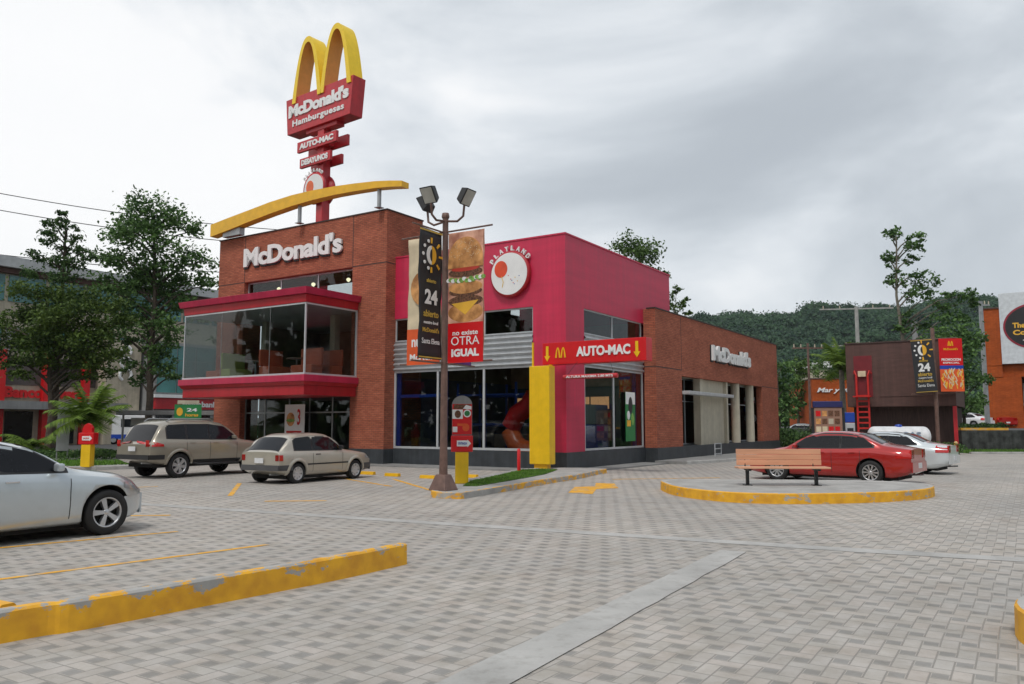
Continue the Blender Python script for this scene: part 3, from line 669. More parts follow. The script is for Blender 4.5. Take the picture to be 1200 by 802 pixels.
o = empty('toy_car', W(1.3,2.2,.13), ANG, 'small red play car behind the side window', 'toy'); a = MB(); a.box(-.3,.3,-.25,.25,.05,.42,SIGNRED); a.build('body', o, bevel=.08)
a = MB(); [a.lathe([(0,-.04),(.1,-.04),(.1,.04),(0,.04)], TYRE, 12, Matrix.Translation((x,y,.1)) @ Matrix.Rotation(PI/2,4,'X')) for x in (-.2,.2) for y in (-.28,.28)]; a.parts('wheel', o)
o = empty('menu_counter', W(6.5,5,.13), ANG, 'service counter with lit menu boards deep inside', 'counter'); a = MB(); a.box(0,.7,-3,2.5,0,1.05,INWALL); a.build('counter', o)
GLOWM = mat('menu_glow', (.7,.35,.15), .5, emit=.8, var=.5, scale=3)
a = MB(); [a.box(1.2,1.26,y,y+.9,2.2,2.75,GLOWM) for y in (-2.9,-1.9,-.9,.1,1.1)]; a.parts('menu_board', o)
# posters on the glass
def poster(name, label, loc, w, h, fr, base, bits, txts, stand=False, legm=None, thick=.02):
    o = empty(name, loc, ANG, label, 'poster')
    a = MB(); a.extrude([(-w/2,0),(w/2,0),(w/2,h),(-w/2,h)], fr, 0, thick, base); a.build('panel', o)
    a = MB()
    for k,(poly,mm) in enumerate(bits): a.extrude(poly, fr, thick+.001, thick+.004+.0015*k, mm)
    a.build('picture', o)
    if txts:
        a = MB()
        for (t,cx,cy,tw,th,mm) in txts: text_into(a, t, fr, cx, cy, tw, th, thick+.016, thick+.02, mm, .02)
        a.build('lettering', o)
    return o
def circ(cx, cy, rx, ry, n=20, a0=0, a1=360): return [(cx+rx*math.cos(R(a0+(a1-a0)*i/n)), cy+ry*math.sin(R(a0+(a1-a0)*i/n))) for i in range(n if a1-a0 == 360 else n+1)]
BUN = mat('bun_brown', (.42,.17,.05), .6, var=.25, col2=(.68,.34,.12), scale=4); PAT = mat('patty_brown', (.07,.03,.018), .7, var=.4, col2=(.16,.07,.035), scale=25); LET = mat('lettuce_green', (.20,.38,.08), .6, var=.5, scale=20)
CHE = mat('cheese_yellow', (.80,.45,.05), .5); GRN = mat('poster_green', (.02,.20,.055), .5); ORG = mat('poster_orange', (.72,.10,.02), .5); PINKP = mat('poster_pink', (.50,.20,.13), .6, var=.25, col2=(.72,.42,.30), scale=3)
CRM = mat('banner_cream', (.66,.55,.38), .7)
DKG = mat('banner_charcoal', (.022,.022,.026), .55); GLD = mat('gold_letter', (.55,.36,.06), .5); AMB = mat('amber', (.80,.42,.03), .5)
poster('window_poster', 'white poster with a burger above red lettering at the entrance glazing', W(-.62,13.25,.75), 1.25, 1.75, F0, WHITE,
       [(circ(-.25,1.1,.26,.30),BUN),(circ(-.25,1.05,.27,.07),LET),([(-.5,.35),(.45,.35),(.45,.6),(-.5,.6)],SIGNRED)],
       [('3',.28,1.2,.2,.7,SIGNRED),('Nuevo',0,.2,.9,.2,SIGNRED)])
poster('window_poster', 'green and white drink poster in the crimson side window', W(5.3,-.05,.95), .9, 2.0, S0, GRN,
       [([(-.45,1.5),(.45,1.5),(.45,2.0),(-.45,2.0)],WHITE),(circ(0,1.45,.2,.36),BLACK),([(-.35,.6),(0,.6),(0,.85),(-.35,.85)],AMB),(circ(-.2,1.05,.13,.18),WHITE),(circ(.2,.9,.12,.25),LET)], [])
poster('window_poster', 'cream food poster at the left end of the wing glazing', W(11.2,.30,.75), 1.1, 1.6, S0, CRM,
       [(circ(0,.9,.4,.3),BUN),(circ(0,.75,.42,.1),LET),([(-.5,.1),(.5,.1),(.5,.35),(-.5,.35)],SIGNRED)], [])
poster('window_poster', 'red and green food poster behind the round columns', W(17.7,.30,.75), 1.3, 1.9, S0, SIGNRED,
       [(circ(0,1.4,.45,.35),WHITE),(circ(.1,1.35,.2,.2),SIGNRED),([(-.6,.1),(.6,.1),(.6,.7),(-.6,.7)],GRN),(circ(0,.6,.35,.25),CHE)], [])
# bike rack by the wing
o = empty('bike_rack', W(12.6,-1.25,.12), ANG, 'low white metal rack standing against the brick wing', 'rack')
a = MB()
for x in (-.45,.45): a.tube([(x,0,0),(x,0,.62)], .025, WHITEM, 8)
a.parts('post', o); a = MB()
for z in (.12,.36,.6): a.box(-.45,.45,-.03,.03,z-.02,z+.02,WHITEM)
a.parts('rail', o)
# ------------------------------------------------------------------ vehicles
def lerp1(pts, x):
    if x <= pts[0][0]: return pts[0][1]
    for (a,b),(c,d) in zip(pts, pts[1:]):
        if x <= c:
            t = (x-a)/(c-a) if c > a else 0
            return b+(d-b)*t
    return pts[-1][1]
def smooth(pts, x, r):
    return sum(lerp1(pts, x+r*k/4)*w for k, w in zip(range(-4,5),(1,2,3,4,5,4,3,2,1)))/25
def paint(name, col, metal=.5, rough=.28): return mat(name, col, rough, metal, var=.05, coat=1., dirt=.07, scale=1.3, bump=.03, bscale=3)

def make_car(name, label, loc, heading, sp, group=None, body=None, cat='car', detail=True):
    """x forward (0 = rear bumper .. L = nose), y left, z up; root at the middle on the ground"""
    L, Wd, H, wb, wr, fo = sp['L'], sp['W']/2, sp['H'], sp['wb'], sp['wr'], sp['ro']
    root = empty(name, loc, R(90-heading), label, cat, group)
    off = -L/2; prof, belt, z0 = sp['prof'], sp['belt'], sp.get('z0', .2)
    tum = sp.get('tum', .34); bulge = sp.get('bulge', .03)
    def T(x): return smooth(prof, x, .10)
    def B(x): return min(smooth(belt, x, .12), T(x)-.015)
    def hw(x):
        e = min(x, L-x); f = 1.
        f -= sp.get('endr', .16)*max(0, 1-min(x,9)/.55)**2.4 if x < L/2 else sp.get('noser', .34)*max(0, 1-(L-x)/.8)**2.2
        return Wd*f
    def zb(x): return z0 + .16*max(0, 1-x/.5)**1.5 + .05*max(0, 1-(L-x)/.5)**1.5
    def sec(x):
        t, b, w, zz = T(x), B(x), hw(x), zb(x); g = t-b
        low = [(0,zz),(w*.86,zz),(w*.955,zz+.05),(w*.985,zz+(b-zz)*.22),(w,zz+(b-zz)*.45),(w*(1-.004),zz+(b-zz)*.68),(w*(1-.006),zz+(b-zz)*.84),(w*(1-bulge),b-.012),(w*(1-bulge-.03),b+.004)]
        a = min(1, max(0,(g-.10)/.22)); w1 = w*(1-bulge-.035); wrf = w1-g*tum
        gh = [(w1-.25*g*tum,b+.25*g),(w1-.55*g*tum,b+.55*g),(w1-.82*g*tum,b+.82*g),(wrf-.02,t-.10*min(1,g*2)),(wrf-.10,t-.045),(wrf*.62,t-.012),(wrf*.3,t-.002),(0,t)]
        hd = [(w*.90,b+.22*g),(w*.85,b+.42*g),(w*.79,b+.60*g),(w*.70,b+.76*g),(w*.58,b+.88*g),(w*.40,b+.95*g),(w*.2,b+.99*g),(0,t)]
        return low + [(p[0]*a+q[0]*(1-a), p[1]*a+q[1]*(1-a)) for p, q in zip(gh, hd)]
    def side_y(x, z):
        s = sec(x)[1:]
        for (y1,z1),(y2,z2) in zip(s, s[1:]):
            if z1 <= z <= z2 and z2 > z1: return y1+(y2-y1)*(z-z1)/(z2-z1)
        return s[0][0] if z < s[0][1] else s[-2][0]
    def top_z(x, y):
        s = sec(x)[::-1]
        for (y1,z1),(y2,z2) in zip(s, s[1:]):
            if y1 <= y <= y2 and y2 > y1: return z1+(z2-z1)*(y-y1)/(y2-y1)
        return s[8][1]
    N = 84; xs = [L*(.5-.5*math.cos(PI*i/N))*.55+L*i/N*.45 for i in range(N+1)]
    rows = []
    for x in xs:
        s = sec(x); rows.append([(x+off,-y,z) for y,z in s] + [(x+off,y,z) for y,z in s[::-1][1:-1]])
    bm = bmesh.new(); R_ = [[bm.verts.new(p) for p in r] for r in rows]; n = len(rows[0])
    for i in range(N):
        for k in range(n):
            bm.faces.new((R_[i][k], R_[i][(k+1)%n], R_[i+1][(k+1)%n], R_[i+1][k]))
    bm.faces.new(R_[0][::-1]); bm.faces.new(R_[-1])
    bmesh.ops.recalc_face_normals(bm, faces=bm.faces)
    for f in bm.faces: f.smooth = len(f.verts) < 5
    me = bpy.data.meshes.new('body'); bm.to_mesh(me); bm.free()
    me.materials.append(body); me.materials.append(UNDER)
    bo = bpy.data.objects.new('body', me); COL.objects.link(bo); bo.parent = root
    wx = [fo, fo+wb]
    # wheel arches
    if detail:
        cm = MB()
        for x in wx:
            for sgn in (-1, 1):
                cm.lathe([(0,-.30),(wr+.055,-.30),(wr+.055,.30),(0,.30)], UNDER, 36, Matrix.Translation((x+off,sgn*(Wd-.06),wr+.015)) @ Matrix.Rotation(PI/2,4,'X'))
        cu = cm.build('cut', root, weld=True)
        b2 = bmesh.new(); b2.from_mesh(cu.data); bmesh.ops.recalc_face_normals(b2, faces=b2.faces); b2.to_mesh(cu.data); b2.free()
        cu.data.materials.clear(); cu.data.materials.append(body); cu.data.materials.append(UNDER)
        for p in cu.data.polygons: p.material_index = 1
        md = bo.modifiers.new('b', 'BOOLEAN'); md.object = cu; md.operation = 'DIFFERENCE'; md.solver = 'EXACT'
        bpy.context.view_layer.update()
        nm = bpy.data.meshes.new_from_object(bo.evaluated_get(bpy.context.evaluated_depsgraph_get()))
        bo.modifiers.clear(); bo.data = nm; nm.name = 'body'
        bpy.data.objects.remove(cu)
    def side_patch(mb, pts_lo, pts_hi, xa, xb, mm, o=.005, nx=14, nz=6, sides=(-1,1)):
        for sg in sides:
            P = []
            for i in range(nx+1):
                x = xa+(xb-xa)*i/nx; zl, zh = lerp1(pts_lo,x), lerp1(pts_hi,x); r = []
                for k in range(nz+1):
                    z = zl+(zh-zl)*k/nz; r.append((x+off, sg*(side_y(x,z)+o), z))
                P.append(r)
            mb.grid(P, mm, True, sg < 0)
    def top_patch(mb, xa, xb, fr_a, fr_b, mm, o=.006, nx=8, ny=12, c0=0):
        P = []
        for i in range(nx+1):
            x = xa+(xb-xa)*i/nx; w = fr_a+(fr_b-fr_a)*i/nx; r = []
            for k in range(ny+1):
                y = -w+2*w*k/ny; e = .01
                sl = (top_z(min(L,x+e),abs(y))-top_z(max(0,x-e),abs(y)))/(2*e); q = 1/math.sqrt(1+sl*sl)
                r.append((x+off-sl*q*o, y, top_z(x,abs(y))+q*o))
            P.append(r)
        mb.grid(P, mm, True, True)
    # glazing
    ta = min(w_[2] for w_ in sp['win']); tb = max(w_[3] for w_ in sp['win'])
    for sg in (-1, 1):
        m = MB()
        for (lo, hi, a, b) in sp['win']:
            side_patch(m, [(x,z-.028) for x,z in lo], [(x,z+.022) for x,z in hi], a-.045, b+.045, CARBLK, .0025, sides=(sg,))
        m.build('window_trim', root)
    a, b, wa, wb_ = sp['wind']; m = MB(); top_patch(m, a+(.03 if a > b else -.03), b, wa+.025, wb_+.025, CARBLK, .003); m.build('windscreen_seal', root)
    if 'rear' in sp: a, b, wa, wb_ = sp['rear']; m = MB(); top_patch(m, max(.02,a-.02), b+.02, wa+.025, wb_+.025, CARBLK, .003); m.build('rear_window_seal', root)
    for (lo, hi, a, b) in sp['win']:
        for sg in (-1, 1):
            m = MB(); side_patch(m, lo, hi, a, b, CARGL, sides=(sg,)); m.build('side_window', root)
    a, b, wa, wb_ = sp['wind']; m = MB(); top_patch(m, a, b, wa, wb_, CARGL); m.build('windscreen', root)
    if 'rear' in sp: a, b, wa, wb_ = sp['rear']; m = MB(); top_patch(m, a, b, wa, wb_, CARGL); m.build('rear_window', root)
    if detail:
        for x in sp['doors']:
            for sg in (-1, 1):
                m = MB(); side_patch(m, [(x,zb(x)+.1)], [(x,B(x)+.0)], x-.006, x+.006, CARBLK, .003, 1, 10, (sg,)); m.build('door_gap', root)
        for x, z in sp['handles']:
            for sg in (-1, 1):
                m = MB(); y = side_y(x, z); m.box(x+off-.09,x+off+.09, sg*y-.022,sg*y+.022, z-.014,z+.014, sp.get('hm', body)); m.build('door_handle', root, bevel=.008)
        if 'mir' in sp:
            x, z = sp['mir']
            for sg in (-1, 1):
                m = MB(); y = side_y(x, z); m.box(x+off-.05,x+off+.05, *sorted((sg*(y+.02),sg*(y+.17))), z+.01,z+.12, sp.get('mm', body)); m.build('door_mirror', root, bevel=.03)
    m = MB(); zt = sp['bump']; side_patch(m, [(0,zb(0))], [(0,zt)], 0.0, .46, sp['bm'], .012, 8, 4)
    m.box(off-.035, off-.0, -hw(0)*1.0, hw(0)*1.0, zb(0)+.0, zt, sp['bm']); m.build('rear_bumper', root)
    m = MB(); side_patch(m, [(0,zb(L))], [(0,zt-.05)], L-.5, L, sp['bm'], .012, 8, 4)
    m.box(off+L, off+L+.03, -hw(L), hw(L), zb(L), zt-.05, sp['bm']); m.build('front_bumper', root)
    if sp.get('trim'):
        lo, hi, mm = sp['trim']; m = MB(); side_patch(m, [(0,lo)], [(0,hi)], fo+wr+.07, fo+wb-wr-.07, mm, .012, 14, 2); m.build('side_moulding', root)
    if sp.get('sill'):
        m = MB(); side_patch(m, [(0,z0)], [(0,z0+.12)], fo+wr+.06, fo+wb-wr-.06, sp['sill'], .012, 14, 2); m.build('sill', root)
    if sp.get('step'):
        for sg in (-1,1):
            m = MB(); m.tube([(fo+wr+.15+off, sg*(Wd-.08), z0+.02),(fo+wr+.25+off, sg*(Wd+.06), z0-.02),(fo+wb-wr-.25+off, sg*(Wd+.06), z0-.02),(fo+wb-wr-.15+off, sg*(Wd-.08), z0+.02)], .035, CARBLK, 8); m.build('side_step', root)
    if sp.get('flare'):
        for x in wx:
            for sg in (-1,1):
                m = MB(); pts = []
                P = []
                for q in range(19):
                    a = R(-8+196*q/18); r0, r1 = wr+.05, wr+.135
                    P.append([(x+off+r*math.cos(a), sg*(side_y(x+r*math.cos(a), max(z0+.03,wr+.015+r*math.sin(a)))+d), max(z0,wr+.015+r*math.sin(a))) for r, d in ((r0-.01,-.03),(r0,.03),((r0+r1)/2,.034),(r1,.004))])
                m.grid(P, body, True, sg > 0); m.build('wheel_arch_flare', root)
    m = MB(); m.box(off+.35,off+L-.4,-Wd*.80,Wd*.80,max(.13,z0-.09),z0+.12,UNDER); m.build('underbody_shade', root)  # near-black underbody box, added to deepen the shade beneath the car
    m = MB(); m.tube([(off+.9,-Wd*.5,z0),(off-.02,-Wd*.52,z0+.06)], .025, GALV, 8); m.build('exhaust', root)
    # lamps
    for sg in (-1, 1):
        m = MB(); lo, hi, xl, yi = sp['tail']; side_patch(m, [(0,lo)], [(0,hi)] if not sp.get('tail2') else sp['tail2'], 0.0, xl, TAIL, .012, 6, 3, (sg,))
        y1 = hw(0)*.985; m.add([(off-.012,sg*yi,lo),(off-.012,sg*y1,lo),(off-.012,sg*y1,hi),(off-.012,sg*yi,hi)], [(0,1,2,3) if sg<0 else (3,2,1,0)], TAIL)
        m.box(off-.012, off+.03, *sorted((sg*yi,sg*y1)), lo, min(hi,T(0)), TAIL); m.build('tail_lamp', root)
        m = MB(); lo, hi, xl = sp['head']; side_patch(m, [(L-xl,lo+(hi-lo)*.45),(L,lo)], [(L-xl,hi),(L-.02,hi-.02)], L-xl, L-.015, HEADL, .008, 8, 3, (sg,)); m.build('headlight', root)
    m = MB(); zp = sp['plate']; xo = .04; m.box(off-.052, off-.036, -.17,.17, zp-.07,zp+.07, PLATE); m.build('number_plate', root, bevel=.004)
    if sp.get('fuel'):
        x, z = sp['fuel']; m = MB(); m.lathe([(0,0),(.085,0),(.085,.012),(0,.012)], TAIL, 16, Matrix.Translation((x+off, side_y(x,z)-.002, z)) @ Matrix.Rotation(-PI/2,4,'X')); m.build('fuel_cap', root)
    if sp.get('rack'):
        for sg in (-1,1):
            m = MB(); y = Wd*.62; m.tube([(sp['rack'][0]+off, sg*y, top_z(sp['rack'][0],y)+.005),(sp['rack'][0]+.15+off, sg*y, H+.03),(sp['rack'][1]-.15+off, sg*y, H+.03),(sp['rack'][1]+off, sg*y, top_z(sp['rack'][1],y)+.005)], .02, GALV, 6); m.build('roof_rail', root)
    # wheels
    for x in wx:
        for sg in (-1, 1):
            w = empty('wheel', (x+off, sg*(Wd-.115), wr), 0, parent=root)
            Mw = Matrix.Rotation(-sg*PI/2, 4, 'X')
            tw = .105
            m = MB(); m.lathe([(wr*.64,-tw),(wr*.93,-tw),(wr*.985,-tw*.8),(wr,-tw*.5),(wr,tw*.5),(wr*.985,tw*.8),(wr*.93,tw),(wr*.70,tw*1.02),(wr*.64,tw*.9)], TYRE, 36, Mw); m.build('tyre', w)
            m = MB(); r = wr*.66
            m.lathe([(r,tw*.95),(r*.93,tw*.97),(r*.90,tw*.70),(r*.88,-tw*.2)], RIM, 36, Mw)
            m.lathe([(r*.89,tw*.05),(0,tw*.05)], UNDER, 30, Mw)
            m.lathe([(r*.24,tw*.3),(r*.22,tw*.78),(r*.1,tw*.86),(0,tw*.86)], sp.get('rimm', RIM), 18, Mw)
            ns, sw = sp.get('spokes', (5,.17))
            for q in range(ns):
                a = 2*PI*q/ns+.3; Ms = Mw @ Matrix.Rotation(a, 4, 'Z')
                p = [(-sw*r*.7,r*.12),(sw*r*.7,r*.12),(sw*r*1.25,r*.93),(-sw*r*1.25,r*.93)]
                z = lambda k: tw*(.80 if k < 2 else .84)
                vs = [Ms @ Vector((px,py,z(k))) for k,(px,py) in enumerate(p)] + [Ms @ Vector((px*1.1,py,tw*.3)) for px,py in p]
                m.add(vs, [(0,1,2,3),(4,7,6,5),(0,4,5,1),(1,5,6,2),(2,6,7,3),(3,7,4,0)], RIM)
            m.build('rim', w)
    return root

SEDAN = dict(L=4.55, W=1.78, H=1.45, wb=2.62, wr=.325, ro=1.02, z0=.19,
    prof=[(0,.98),(.06,1.0),(.55,1.08),(.72,1.10),(1.25,1.38),(1.75,1.445),(2.3,1.45),(2.75,1.38),(3.42,1.0),(3.6,.97),(4.2,.86),(4.45,.74),(4.55,.62)],
    belt=[(0,.86),(1.,.97),(2.,.95),(3.,.92),(4.0,.80),(4.55,.60)],
    win=[([(.95,1.02),(1.9,.98)], [(.95,1.06),(1.2,1.26),(1.5,1.35),(1.9,1.375)], .95, 1.78), ([(1.8,.985),(3.15,.97)], [(1.85,1.375),(2.35,1.37),(2.75,1.27),(3.18,.98)], 1.84, 3.14)],
    wind=(3.36,2.66,.60,.55), rear=(.78,1.36,.55,.50), doors=(1.28,2.05,3.15), handles=((1.5,.86),(2.35,.85)), mir=(3.05,.95), bump=.62, bm=None,
    tail=(.72,.95,.36,.46), head=(.58,.73,.45), plate=.52, spokes=(10,.09))
def spec(base, **k): d = dict(base); d.update(k); return d

c_red = paint('car_red', (.42,.012,.010), .25); c_sil = paint('car_silver', (.55,.60,.63), .55, .3); c_whs = paint('car_pale_silver', (.68,.73,.75), .3, .3)
c_chm = paint('car_champagne', (.33,.295,.235), .45, .32); c_bei = paint('car_beige', (.46,.425,.36), .35, .36); c_wh = paint('car_white', (.72,.73,.74), .0, .3)
GREYB = mat('grey_bumper', (.075,.075,.08), .6)
WH = PI/2
def car_from_wheel(wheel_xy, heading, sp, front=True, side=-1):
    """centre of the car given the ground point under one right-hand wheel"""
    h = R(heading); fw = Vector((math.sin(h), math.cos(h))); lf = Vector((-math.cos(h), math.sin(h)))
    xw = (sp['ro']+sp['wb'] if front else sp['ro']) - sp['L']/2
    c = Vector(wheel_xy) - fw*xw + lf*(-side*(sp['W']/2-.1)) * 1.0
    return (c.x, c.y, 0)
# red saloon behind the bench
REDS = spec(SEDAN, bm=c_red, W=1.76)
make_car('parked_car', 'red saloon parked behind the bench on the kerbed island', car_from_wheel((9.86,22.2), -50, REDS, False, 1), -50, REDS, body=c_red)
# pale silver saloon beyond
PAL = spec(SEDAN, bm=c_whs, fuel=(.78,.76)); PAL['prof'] = [(x,z*.955) for x,z in SEDAN['prof']]; PAL['win'] = [([(x,z*.96) for x,z in lo],[(x,z*.95) for x,z in hi],a,b) for lo,hi,a,b in SEDAN['win']]; PAL['belt'] = [(x,z*.96) for x,z in SEDAN['belt']]
make_car('parked_car', 'pale silver saloon with red fuel cap parked just beyond the red saloon', car_from_wheel((13.3,26.7), -50, PAL, False, 1), -50, PAL, body=c_whs)
# silver executive saloon at the left edge
BMW = spec(SEDAN, noser=.46, L=4.76, W=1.84, H=1.46, wb=2.89, wr=.335, ro=1.10,
    prof=[(0,1.0),(.08,1.03),(.8,1.11),(1.4,1.38),(1.9,1.46),(2.4,1.46),(2.9,1.37),(3.52,1.035),(3.7,1.00),(4.3,.90),(4.6,.80),(4.76,.60)],
    belt=[(0,.9),(1.2,.98),(2.4,.97),(3.3,.93),(4.2,.83),(4.84,.58)],
    win=[([(1.1,1.04),(2.,1.0)], [(1.1,1.08),(1.4,1.27),(1.7,1.36),(2.,1.385)], 1.1, 2.1), ([(2.1,1.0),(3.4,.975)], [(2.1,1.385),(2.5,1.37),(2.9,1.27),(3.4,.99)], 2.16, 3.36)],
    wind=(3.50,2.80,.64,.57), rear=(.9,1.5,.58,.53), doors=(1.45,2.3,3.42), handles=((1.75,.88),(2.62,.86)), mir=(3.22,.97), bump=.60, bm=c_sil, tail=(.75,.95,.3,.42), head=(.60,.77,.50), spokes=(5,.15), hm=CHROME)
make_car('parked_car', 'silver executive saloon at the left edge with five spoke wheels', car_from_wheel((-6.13,12.22), 33, BMW), 33, BMW, body=c_sil)
SUV = dict(L=4.62, W=1.78, H=1.78, wb=2.80, wr=.375, ro=1.0, z0=.42, endr=.10, tum=.24,
    prof=[(0,1.02),(.05,1.06),(.42,1.66),(.7,1.76),(1.4,1.79),(2.3,1.78),(2.75,1.70),(3.38,1.20),(3.6,1.16),(4.3,1.06),(4.6,.92),(4.70,.80)],
    belt=[(0,1.0),(.3,1.16),(1.5,1.15),(2.6,1.13),(3.4,1.10),(4.2,1.0),(4.7,.78)],
    win=[([(.55,1.22),(1.25,1.20)], [(.6,1.60),(1.25,1.63)], .58, 1.22), ([(1.25,1.2),(2.2,1.18)], [(1.25,1.63),(2.2,1.63)], 1.30, 2.08), ([(2.1,1.18),(3.2,1.16)], [(2.1,1.63),(2.7,1.56),(3.2,1.2)], 2.14, 3.14)],
    wind=(3.34,2.72,.66,.58), rear=(.10,.40,.66,.58), doors=(1.24,2.11,3.16), handles=((1.45,1.07),(2.32,1.06)), mir=(3.0,1.17), bump=.72, bm=CARBLK, tail=(.97,1.16,.42,.62), tail2=[(0,1.15),(.42,1.04)],
    head=(.82,1.02,.5), plate=.90, spokes=(6,.2), flare=True, step=True, rack=(.7,2.4), sill=CARBLK)
make_car('parked_car', 'champagne off road estate with black bumpers parked left of the beige hatchback', car_from_wheel((-10.30,24.9), 31, SUV, False), 31, SUV, body=c_chm)
HATCH = dict(L=3.75, W=1.60, H=1.40, wb=2.35, wr=.28, ro=.66, z0=.21, endr=.08, noser=.14, tum=.26, bulge=.02,
    prof=[(0,.86),(.04,.90),(.48,1.31),(.75,1.385),(1.6,1.40),(2.0,1.37),(2.60,.93),(2.8,.90),(3.5,.80),(3.68,.74),(3.75,.62)],
    belt=[(0,.84),(.4,.87),(1.5,.87),(2.5,.86),(3.5,.76),(3.75,.6)],
    win=[([(.52,.93),(1.2,.92)], [(.62,1.24),(1.2,1.28)], .56, 1.20), ([(1.2,.92),(2.45,.90)], [(1.25,1.28),(1.9,1.27),(2.45,.93)], 1.27, 2.40)],
    wind=(2.56,2.04,.60,.54), rear=(.09,.44,.60,.54), doors=(1.23,2.43), handles=((1.42,.79),), hm=CARBLK, mm=CARBLK, mir=(2.3,.90), bump=.52, bm=GREYB, tail=(.64,.80,.12,.60), head=(.58,.70,.3), plate=.64, spokes=(8,.2), trim=(.50,.54,CARBLK), flare=True)
make_car('parked_car', 'small beige three door hatchback parked by the brick pier', car_from_wheel((-6.03,22.55), 31, HATCH, False), 31, HATCH, body=c_bei)
# far traffic
FAR = spec(SEDAN, bm=c_wh)
cw = make_car('parked_car', 'white hatchback on the far street under the bank trees', (-39.6,66.2,0), 70, spec(HATCH, bm=c_wh, L=3.9), body=c_wh)
make_car('parked_car', 'red saloon seen from behind on the terrace by the orange pier', (47.0,77.0,1.26), 20, spec(SEDAN, bm=c_red), body=c_red)
make_car('parked_car', 'white saloon on the terrace left of the red one', (43.2,76.5,1.26), -30, spec(SEDAN, bm=c_wh), body=c_wh)
make_car('parked_car', 'white saloon on the terrace at the right edge of the photo', (52.0,79.0,1.26), 80, spec(SEDAN, bm=c_wh), body=c_wh)
make_car('parked_car', 'silver saloon beyond the far end of the brick wing', (28.6,80,.25), -70, spec(SEDAN, bm=c_sil), body=c_sil)
make_car('parked_car', 'red hatchback on the far street behind the palm', (-30.5,70.5,0), 75, spec(HATCH, bm=c_red), body=c_red)
# white van
o = empty('delivery_van', (-31.3,67.0,0), R(15), 'white van with a blue lower stripe parked beyond the palm', 'van')
m = MB(); pr = [(-2.4,.35),(2.3,.35),(2.45,.9),(2.2,1.25),(1.55,2.15),(1.2,2.35),(-2.3,2.38),(-2.4,2.2)]
m.extrude(pr, Matrix(((1,0,0,0),(0,0,-1,0),(0,1,0,0),(0,0,0,1))), -.95,.95, c_wh); m.build('body', o, bevel=.08)
m = MB(); m.box(-2.3,2.3,-.965,-.953,.45,.80,BLUE); m.build('stripe', o)
for (a,b) in ((1.3,1.9),(.2,1.15),(-1.,.05)):
    m = MB(); q = .0 if a < 1.3 else .3; m.extrude([(a,1.4),(b,1.4),(b-q,2.05),(a,2.05)], Matrix(((1,0,0,0),(0,0,-1,0),(0,1,0,0),(0,0,0,1))), .953,.962, CARGL); m.build('side_window', o)
m = MB(); m.add([(2.23,-.8,1.3),(2.23,.8,1.3),(1.66,.72,2.08),(1.66,-.72,2.08)], [(0,1,2,3)], CARGL); m.build('windscreen', o)
for x in (-1.5,1.5):
    for y in (-.85,.85):
        m = MB(); m.lathe([(0,-.11),(.34,-.11),(.34,.11),(0,.11)], TYRE, 20, Matrix.Translation((x,y,.34)) @ Matrix.Rotation(PI/2,4,'X')); m.lathe([(.2,.115),(0,.115)], RIM, 14, Matrix.Translation((x,y,.34)) @ Matrix.Rotation((PI/2 if y<0 else -PI/2),4,'X')); m.build('wheel', o)

# ------------------------------------------------------------------ kerbs and islands
def kerb_loop(name, label, pts, w, h, mm, closed=True, z=0., cat='kerb', bevel=.02, top=None):
    """kerb stone run following pts (outer edge), w wide towards the left of travel, h high"""
    P = [Vector((x,y,0)) for x,y in pts]; n = len(P); ins = []
    for i in range(n):
        a = P[(i-1)%n] if (closed or i > 0) else P[i]; b = P[(i+1)%n] if (closed or i < n-1) else P[i]
        d = (b-a).normalized(); ins.append(P[i]+Vector((-d.y,d.x,0))*w)
    mb = MB(); rows = []
    for i in (list(range(n))+([0] if closed else [])):
        o_, q = P[i], ins[i]; u = (q-o_).normalized(); c = .02
        rows.append([(o_.x,o_.y,z),(o_.x+u.x*.006,o_.y+u.y*.006,z+h-c),(o_.x+u.x*(c+.006),o_.y+u.y*(c+.006),z+h),(q.x-u.x*c,q.y-u.y*c,z+h),(q.x,q.y,z+h-c),(q.x,q.y,z)])
    if top:
        mb.grid([r[:3] for r in rows], mm, False, False); mb.grid([r[2:] for r in rows], top, False, False)
    else: mb.grid(rows, mm, False, False)
    if not closed:
        mb.add(rows[0], [tuple(range(6))], mm); mb.add(rows[-1], [tuple(range(6))[::-1]], mm)
    acc = .4; jm = MB()
    for i in range(0 if 'yellow' in label else len(rows)-1):
        a = Vector(rows[i][0]); b = Vector(rows[i+1][0]); L_ = (b-a).length; acc += L_
        if acc > .95 and L_ > .03:
            acc = 0; d = (b-a).normalized()*.005; c0 = [sum((Vector(q) for q in rows[i]), Vector())/6][0]
            pr_ = [Vector(q)+(Vector(q)-c0).normalized()*.0025 for q in rows[i]]
            jm.grid([[p-d for p in pr_],[p+d for p in pr_]], SEAM if 'yellow' in label else PLINTH, False)
    o = mb.build(name); tag(o, label, cat)
    if jm.v: jm.parts('kerb_joint', o)
    return o
def spl(pts, n=6, closed=False):
    out = []; m_ = len(pts)
    for i in range(m_ if closed else m_-1):
        g = lambda k: Vector((*pts[k % m_],0)) if closed else Vector((*pts[max(0,min(m_-1,k))],0))
        p0,p1,p2,p3 = g(i-1),g(i),g(i+1),g(i+2)
        for k in range(n):
            t = k/n; q = .5*((2*p1)+(-p0+p2)*t+(2*p0-5*p1+4*p2-p3)*t*t+(-p0+3*p1-3*p2+p3)*t**3); out.append((q.x,q.y))
    if not closed: out.append(tuple(pts[-1]))
    return out
